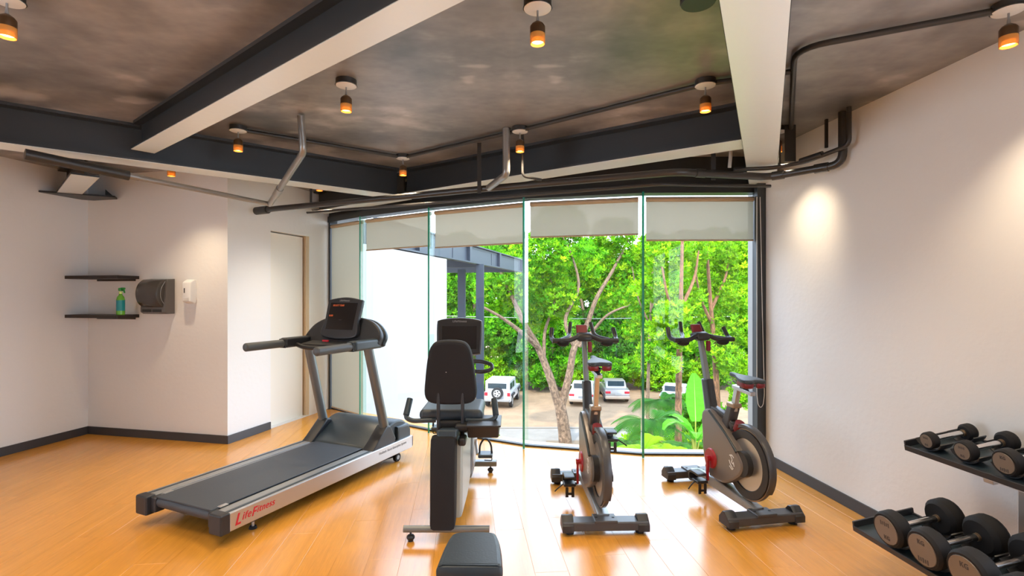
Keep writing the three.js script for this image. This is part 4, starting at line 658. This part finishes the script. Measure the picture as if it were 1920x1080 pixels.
// ---------------------------------------------------------------- parked cars (rears to the camera)
function wheelSet(o, w, as, r) { for (const s of [-1, 1]) for (const a of as) { const t = mesh('wheel', [cyl(L(s * (w / 2 - 0.2), r, a), L(s * (w / 2 + 0.01), r, a), r, r, 26)], T.tyre, o); mesh('hubcap', [cyl(L(s * (w / 2), r, a), L(s * (w / 2 + 0.02), r, a), r * 0.62, r * 0.55, 20)], T.aluGrey, t); } }
function sedan(label, x, d, heading, paint, plateLow) {
  const o = thing('sedan_car', label, 'car', [x, GY, d], heading), w = 1.74;
  mesh('body', [prof([[0.02, 0.30], [-0.02, 0.55], [0.02, 0.82], [0.10, 0.96], [0.62, 1.0], [3.3, 0.98], [4.25, 0.82], [4.45, 0.6], [4.42, 0.28]], w, 0, 0.07)], paint, o);
  mesh('cabin', [prof([[0.55, 0.96], [1.10, 1.36], [1.35, 1.44], [2.3, 1.45], [2.6, 1.36], [3.35, 0.96]], w * 0.86, 0, 0.06)], paint, o);
  mesh('rear_window', [bx(w * 0.68, 0.56, 0.02, 0, 1.17, 0.80, [0.94 - Math.PI / 2 + 0.56, 0, 0]).translate(0, 0.02, 0.03)], T.carGlass, o);
  for (const s of [-1, 1]) { mesh('side_window', [prof([[1.0, 1.0], [1.22, 1.30], [2.35, 1.36], [2.95, 1.0]], 0.02, s * w * 0.428, 0)], T.carGlass, o); mesh('tail_light', [rb(0.36, 0.17, 0.1, s * (w / 2 - 0.2), 0.78, 0.04, 0.03)], T.tailRed, o); mesh('mirror', [rb(0.18, 0.12, 0.1, s * (w / 2 + 0.06), 1.0, 2.75, 0.03)], paint, o); }
  mesh('bumper', [rb(w + 0.02, 0.24, 0.22, 0, 0.42, 0.04, 0.08)], T.dustyBumper, o, { label: 'dusty rear bumper' });
  mesh('number_plate', [bx(0.42, 0.14, 0.02, 0, plateLow, -0.035)], T.plateNum, o);
  wheelSet(o, w, [0.85, 3.5], 0.31);
}
{
  const s1 = at(1090, 762, 35.6), s2 = at(1158, 757, 36.6), s3 = at(1224, 745, 36.8), j = at(934, 765, 35.2);
  sedan('white sedan parked behind the forked tree trunk', s1[0], 35.6, 12, T.carWhite, 0.66);
  sedan('dusty silver sedan parked right of the forked tree', s2[0], 36.6, 3, T.carSilver, 0.66);
  sedan('white car half hidden behind the palms', s3[0] + 0.7, 34.6, 24, T.carWhite, 0.66);
  const o = thing('off_road_car', 'white boxy off-road car with spare wheel, parked farthest left', 'car', [j[0] - 0.05, GY, 35.0], 10), w = 1.84;
  mesh('body', [prof([[0.0, 0.45], [0.0, 1.12], [3.0, 1.14], [4.1, 1.05], [4.15, 0.5]], w, 0, 0.05)], T.carWhite, o);
  mesh('hard_top', [prof([[0.0, 1.10], [0.06, 1.82], [0.2, 1.88], [2.3, 1.86], [2.75, 1.12]], w * 0.93, 0, 0.05)], T.carWhite, o);
  mesh('rear_window', [bx(1.3, 0.46, 0.02, -0.02, 1.48, 0.03)], T.carGlass, o);
  for (const s of [-1, 1]) { for (const a of [0.55, 1.45]) mesh('side_window', [bx(0.02, 0.42, 0.75, s * w * 0.465, 1.48, a)], T.carGlass, o); mesh('tail_light', [rb(0.2, 0.24, 0.08, s * (w / 2 - 0.13), 0.98, -0.02, 0.02)], T.tailRed, o); mesh('fender', [rb(0.2, 0.16, 0.95, s * (w / 2 + 0.02), 0.88, 0.75, 0.05), rb(0.2, 0.16, 0.95, s * (w / 2 + 0.02), 0.88, 3.35, 0.05)], T.tyre, o); }
  mesh('bumper', [rb(w * 0.95, 0.2, 0.2, 0, 0.58, -0.08, 0.05)], T.aluGrey, o);
  const sp = mesh('spare_wheel', [cyl(L(0.02, 1.06, -0.22), L(0.02, 1.06, 0), 0.40, 0.40, 30)], T.tyre, o); mesh('spare_rim', [cyl(L(0.02, 1.06, -0.235), L(0.02, 1.06, -0.21), 0.25, 0.25, 24)], T.alu, sp);
  mesh('rim_hole', [0, 1, 2, 3, 4].map((k) => cyl(L(0.02 + 0.15 * Math.cos(k * 1.2566), 1.06 + 0.15 * Math.sin(k * 1.2566), -0.239), L(0.02 + 0.15 * Math.cos(k * 1.2566), 1.06 + 0.15 * Math.sin(k * 1.2566), -0.23), 0.05, 0.05, 10)), T.tyre, sp);
  wheelSet(o, w, [0.75, 3.35], 0.40);
}

// ---------------------------------------------------------------- trees and shrubs
const spray = (() => {   // six pointed leaves round a twig end
  const pos = [];
  for (let k = 0; k < 6; k++) {
    const f = k * 1.05 + 0.3 * Math.sin(k * 7), e = 0.15 + 0.55 * Math.abs(Math.sin(k * 2.3)), dir = new THREE.Vector3(Math.cos(f) * Math.cos(e), Math.sin(e), Math.sin(f) * Math.cos(e)), side = new THREE.Vector3(-Math.sin(f), 0, Math.cos(f)), up = side.clone().cross(dir);
    const a = dir.clone().multiplyScalar(0.08), m = dir.clone().multiplyScalar(0.55), t = dir.clone().multiplyScalar(1.0).addScaledVector(up, 0.12), l = m.clone().addScaledVector(side, 0.24).addScaledVector(up, -0.08), r = m.clone().addScaledVector(side, -0.24).addScaledVector(up, -0.08);
    for (const v of [a, l, t, a, t, r]) pos.push(v.x, v.y, v.z);
  }
  const g = new THREE.BufferGeometry(); g.setAttribute('position', new THREE.Float32BufferAttribute(pos, 3)); g.computeVertexNormals(); return g;
})();
function foliage(o, name, blobs, size, tones, density) {
  let n = 0; const put = [];
  for (const [x, y, d, r, ry = r * 0.8] of blobs) { const k = Math.round(density * r * r); for (let i = 0; i < k; i++) { const f = rnd() * 6.283, c = rr(-1, 1), q = Math.cbrt(rr(0.12, 1)), s = Math.sqrt(1 - c * c); put.push([x + Math.cos(f) * s * q * r, y + c * q * ry, d + Math.sin(f) * s * q * r]); } }
  const im = new THREE.InstancedMesh(spray, T.leaf, put.length), m = new THREE.Matrix4(), e = new THREE.Euler(), qn = new THREE.Quaternion(), c = new THREE.Color();
  put.forEach(([x, y, d], i) => {
    e.set(rr(-0.9, 0.9), rnd() * 6.283, rr(-0.9, 0.9)); const s = size * rr(0.6, 1.3);
    m.compose(new THREE.Vector3(x, y, -d), qn.setFromEuler(e), new THREE.Vector3(s, s, s)); im.setMatrixAt(i, m);
    const t = tones[Math.floor(rnd() * tones.length)], k = rr(0.55, 1.3); im.setColorAt(i, c.setRGB(t[0] * k, t[1] * k, t[2] * k));
  });
  im.name = name; im.castShadow = im.receiveShadow = true; im.userData.kind = 'stuff'; o.add(im); return im;
}
const LIME = [[0.24, 0.52, 0.004], [0.34, 0.60, 0.006], [0.17, 0.46, 0.004]], MIDG = [[0.11, 0.40, 0.004], [0.17, 0.48, 0.005], [0.07, 0.32, 0.004]], DEEP = [[0.045, 0.24, 0.006], [0.08, 0.32, 0.006], [0.03, 0.17, 0.008]];
function limb(o, name, pts, r0, r1, m) { const c = new THREE.CatmullRomCurve3(pts.map((p) => new THREE.Vector3(p[0], p[1], -p[2]))); return mesh(name, sweep(c.getPoints(pts.length * 5), (t) => r0 + (r1 - r0) * t, 9, true), m, o); }
{ // the forked tree in its pit
  const D = 26.4, o = thing('forked_tree', 'forked grey-brown tree standing in the pavement pit', 'tree');
  const q = (px, py, d = D) => at(px, py, d), tr = limb(o, 'trunk', [[2.76, GY, D], q(1058, 812), q(1052, 772), q(1046, 745)], 0.36, 0.27, T.bark);
  limb(o, 'branch', [q(1052, 775), q(1030, 705), q(1008, 650), q(985, 610, 25.8), q(955, 545, 25.4), q(935, 500, 25)], 0.24, 0.07, T.bark);
  limb(o, 'branch', [q(1050, 770), q(1068, 700), q(1076, 655), q(1100, 610, 27), q(1118, 560, 27), q(1150, 505, 27.5), q(1178, 450, 28)], 0.22, 0.06, T.bark);
  limb(o, 'branch', [q(1012, 655), q(980, 625, 25.5), q(940, 595, 25), q(895, 570, 24.5)], 0.14, 0.05, T.bark);
  limb(o, 'branch', [q(1085, 650), q(1108, 625), q(1140, 590, 26), q(1185, 570, 26)], 0.11, 0.04, T.bark);
  limb(o, 'branch', [q(1078, 655), q(1060, 600), q(1085, 540, 26.8), q(1072, 480, 27), q(1050, 435, 27)], 0.11, 0.04, T.bark);
  limb(o, 'branch', [q(1020, 680), q(1022, 620, 27), q(1040, 560, 27.3), q(1015, 480, 27.5)], 0.10, 0.04, T.bark);
  foliage(o, 'foliage', [[...q(1015, 480, 27), 1.7], [...q(1050, 425, 28), 1.5], [...q(1150, 440, 28), 1.2], [...q(1040, 560, 27.5), 1.5], [...q(955, 520, 26), 1.5], [...q(1010, 590, 28.5), 1.3], [...q(1160, 560, 28), 1.3], [...q(930, 555, 26.5), 1.2], [...q(1100, 520, 29), 1.5], [...q(1180, 500, 28.5), 1.4]], 0.23, [...LIME, ...MIDG], 300);
}
function slenderTree(label, px, d, topY, lean, blobs, tones, m = T.barkRed, r = 0.14) {
  const o = thing('slender_tree', label, 'tree', [0, 0, 0], 0, 'slender trees beyond the glass'), b = at(px, 900, d);
  const top = at(px + lean, topY, d);
  limb(o, 'trunk', [[b[0], GY, d], [b[0], -2.5, d], at(px + lean * 0.3, 640, d), at(px + lean * 0.6, 560, d), top], r, r * 0.35, m);
  limb(o, 'branch', [at(px + lean * 0.4, 610, d), at(px + lean * 0.4 - 22, 560, d - 0.3), at(px + lean * 0.4 - 34, 500, d - 0.4)], r * 0.5, r * 0.2, m);
  limb(o, 'branch', [at(px + lean * 0.5, 580, d), at(px + lean * 0.5 + 26, 520, d + 0.4), at(px + lean * 0.5 + 34, 470, d + 0.5)], r * 0.5, r * 0.2, m);
  foliage(o, 'foliage', blobs.map(([x, y, k, rad]) => [...at(x, y, d + k), rad]), 0.165, tones, 480);
}
slenderTree('slender red-barked tree left of the big banana leaf', 1272, 17.5, 430, 8, [[1250, 480, 1, 0.9], [1230, 540, 1, 0.75], [1290, 470, 1.5, 0.9], [1262, 590, -0.5, 0.6], [1240, 620, 0, 0.55], [1285, 640, -0.6, 0.45], [1225, 470, 1.6, 0.8], [1255, 680, -0.7, 0.4], [1290, 560, 1.2, 0.6]], LIME);
slenderTree('slender red-barked tree right of the big banana leaf', 1345, 19.5, 430, -22, [[1340, 470, 1, 1.1], [1380, 500, 1, 1.0], [1310, 530, 1, 0.8], [1372, 560, 0.5, 0.9], [1395, 620, 0, 0.8], [1330, 610, 0.5, 0.65], [1375, 680, -0.5, 0.7], [1400, 470, 1.4, 0.9], [1345, 650, -0.4, 0.5], [1395, 740, -0.5, 0.6]], LIME);
slenderTree('thin pale tree at the glass fin between the spin bikes', 1215, 22, 470, 10, [[1205, 560, 1, 0.8], [1225, 600, 0.5, 0.7], [1195, 620, 1, 0.7], [1235, 520, 1, 0.9], [1220, 660, 0, 0.6]], [...LIME, ...MIDG], T.bark, 0.09);
// rows of dense trees and undergrowth beyond the lot
function denseTree(x, d, top, tones, label, group, wide = 2.2) {
  const o = thing('dense_tree', label, 'tree', [0, 0, 0], 0, group), bl = [], hgt = top - GY;
  limb(o, 'trunk', [[x, GY, d], [x + rr(-0.4, 0.4), GY + hgt * 0.4, d], [x + rr(-0.8, 0.8), GY + hgt * 0.8, d]], 0.2, 0.08, T.bark);
  for (let k = 0; k < 13; k++) { const t = rr(0.12, 0.95), w = Math.sin(Math.min(1, t * 1.25) * 2.6) * wide; bl.push([x + rr(-w, w), GY + hgt * t, d + rr(-1.4, 1.2), rr(1.1, 1.9)]); }
  foliage(o, 'foliage', bl, 0.33, tones, 130);
}
{
  let k = 0;
  for (let x = -9; x < 27; x += 3.0, k++) denseTree(x + rr(-0.8, 0.8), 43 + rr(-1, 1.5), rr(3.2, 6.4), k % 3 ? MIDG : DEEP, 'dense green tree in the nearer row beyond the parking lot', 'near row of trees beyond the lot', 2.4);
  for (let x = -12; x < 33; x += 3.6, k++) denseTree(x + rr(-1, 1), 50 + rr(-1, 2), rr(4.6, 7.4), k % 2 ? MIDG : DEEP, 'tall green tree in the farther row beyond the parking lot', 'far row of trees beyond the lot', 3.0);
  const bush = (label, p, r, tones, size, density, group) => { const o = thing('leafy_bush', label, 'bush', [0, 0, 0], 0, group), bl = []; for (let i = 0; i < 6; i++) bl.push([p[0] + rr(-r, r) * 0.8, GY + rr(0.3, 1.3) * r, p[2] + rr(-r, r) * 0.5, r * rr(0.55, 0.8)]); limb(o, 'stem', [[p[0], GY, p[2]], [p[0] + 0.1, GY + r, p[2]]], 0.06, 0.03, T.bark); foliage(o, 'foliage', bl, size, tones, density); };
  for (let x = -6; x < 24; x += 2.1) bush('low bright bush along the far edge of the lot', [x + rr(-0.5, 0.5), 0, 42.4 + rr(-0.4, 0.6)], rr(1.3, 2.0), k++ % 2 ? LIME : MIDG, 0.30, 150, 'bushes along the lot edge');
  bush('small bright green shrub beside the nearer steel column', at(916, 800, 24.5), 0.75, LIME, 0.2, 420);
  bush('low shrub at the foot of the farther steel column', at(868, 800, 25.5), 0.9, MIDG, 0.22, 380);
  bush('yellow-green shrub between palms and pavement', at(1255, 800, 20), 1.5, LIME, 0.2, 250);
  bush('dark shrub behind the slender trees', at(1335, 790, 23.5), 2.0, MIDG, 0.26, 180);
  bush('bright shrub in front of the white outer pier', at(1385, 820, 15), 1.9, LIME, 0.2, 220);
}
// palms: each frond a mesh of paired leaflets on a curved rib
function frondGeo(len, droop, up, leaf) {
  const pos = [], rib = [];
  for (let i = 0; i <= 28; i++) { const t = i / 28; rib.push(new THREE.Vector3(len * t * Math.cos(up) * (1 - 0.12 * t), len * t * Math.sin(up) - droop * t * t * len, 0)); }
  for (let i = 3; i < 28; i++) {
    const t = i / 28, b = rib[i], tan = rib[i + 1].clone().sub(rib[i - 1]).normalize(), l = leaf * Math.sin(Math.PI * (0.12 + 0.85 * t)) ** 0.7;
    for (const s of [-1, 1]) { const tip = b.clone().addScaledVector(tan, l * 0.55).add(new THREE.Vector3(0, -l * 0.22, s * l * 0.8)), w = tan.clone().multiplyScalar(0.013), mid = b.clone().lerp(tip, 0.5).add(new THREE.Vector3(0, l * 0.1, 0)); for (const v of [b.clone().sub(w), mid.clone().add(w), mid.clone().sub(w), b.clone().sub(w), b.clone().add(w), mid.clone().add(w), mid.clone().sub(w), mid.clone().add(w), tip]) pos.push(v.x, v.y, v.z); }
  }
  const g = new THREE.BufferGeometry(); g.setAttribute('position', new THREE.Float32BufferAttribute(pos, 3)); g.computeVertexNormals();
  return M([g, sweep(rib.filter((_, i) => i % 2 === 0), (t) => 0.016 * (1 - t * 0.8), 5, false)]);
}
function palmTree(label, px, py, d, len, n, m, leaf = 0.42) {
  const c = at(px, py, d), o = thing('palm', label, 'palm', [c[0], GY, d], 0, 'palms outside the glass'), h = c[1] - GY;
  mesh('trunk', [sweep([0, 1, 2, 3, 4].map((i) => new THREE.Vector3(0.05 * Math.sin(i), h * i / 4, 0)), (t) => 0.11 - 0.04 * t, 10)], T.bark, o);
  for (let k = 0; k < n; k++) { const f = k * 2.4 + rr(-0.2, 0.2), up = 0.25 + 0.9 * ((k * 0.37) % 1); mesh('frond', frondGeo(len * rr(0.85, 1.1), 0.55 + rr(0, 0.25), up, leaf).rotateY(f).translate(0, h, 0), m, o); }
}
palmTree('dark green palm behind the left spin bike pedal', 1222, 800, 13.5, 1.45, 24, T.palm, 0.46);
palmTree('yellow-green palm below the glass fin', 1205, 852, 11.5, 1.05, 20, T.palmLight, 0.36);
palmTree('dark palm with narrow fronds in front of the hidden white car', 1240, 760, 19, 1.5, 20, T.palm, 0.5);
palmTree('dense dark palm low beside the left spin bike', 1176, 836, 16.6, 1.4, 22, T.palm, 0.38);
palmTree('dark feathery palm low before the banana plant', 1287, 840, 16.2, 1.35, 20, T.palm, 0.34);
palmTree('low bright palm at the window foot right of the fin', 1250, 868, 9.0, 0.75, 18, T.palmLight, 0.3);
{ // banana plant with broad paddle leaves
  const d = 11.8, o = thing('banana_plant', 'banana plant with one tall upright paddle leaf', 'plant', [at(1304, 860, d)[0], GY, d]), h = 1.55 - (850 - 552) / 960 * d - GY;
  mesh('stem', [sweep([0, 1, 2, 3].map((i) => new THREE.Vector3(0, h * i / 3, 0)), (t) => 0.12 - 0.05 * t, 12)], T.bananaStem, o);
  const paddle = (len, w, f, up, curl, px, py) => {
    const pos = [], n = 16, rib = []; const row = (i) => { const t = i / n, a = up - curl * t * t; return [t, a]; };
    let p = new THREE.Vector3(); const dirOf = (a) => new THREE.Vector3(Math.cos(a), Math.sin(a), 0);
    for (let i = 0; i <= n; i++) { const [t, a] = row(i); if (i) p = p.clone().addScaledVector(dirOf(a), len / n); const ww = w * Math.pow(Math.sin(Math.PI * Math.min(0.985, 0.06 + 0.93 * t)), 0.55) / 2, nn = new THREE.Vector3(-Math.sin(a), Math.cos(a), 0); rib.push({ p: p.clone(), l: p.clone().add(new THREE.Vector3(0, 0, ww)).addScaledVector(nn, ww * 0.25 + 0.01 * Math.sin(i * 2.4)), r: p.clone().add(new THREE.Vector3(0, 0, -ww)).addScaledVector(nn, ww * 0.25 - 0.01 * Math.sin(i * 2.1)) }); }
    for (let i = 0; i < n; i++) { const A = rib[i], B = rib[i + 1]; for (const v of [A.p, B.p, B.l, A.p, B.l, A.l, A.p, B.r, B.p, A.p, A.r, B.r]) pos.push(v.x, v.y, v.z); }
    const g = new THREE.BufferGeometry(); g.setAttribute('position', new THREE.Float32BufferAttribute(pos, 3)); g.computeVertexNormals();
    const place = (q) => q.rotateY(f).translate(px, py, 0);
    const lf = mesh('leaf', place(g), T.banana, o); mesh('midrib', place(sweep(rib.map((k) => k.p), (t) => 0.014 * (1.05 - t), 6, false)), T.bananaRib, lf);
    mesh('leaf_stalk', [cyl([0, h - 0.15, 0], [px, py, 0], 0.025, 0.016, 8)], T.bananaStem, o);
  };
  const Y = (py) => 1.55 - (py - 552) / 960 * d - GY;
  paddle(1.10, 0.46, 1.57, 1.50, 0.06, 0.0, Y(790));
  paddle(0.95, 0.34, 3.5, 0.9, 1.9, -0.1, Y(815)); paddle(0.9, 0.32, 0.4, 0.8, 1.6, 0.1, Y(818)); paddle(0.8, 0.3, 2.4, 1.1, 1.3, -0.05, Y(822)); paddle(0.85, 0.3, 5.4, 0.7, 1.7, 0.08, Y(826)); paddle(0.8, 0.28, 4.4, 0.9, 1.5, 0, Y(828));
}

renderer.render(scene, camera);
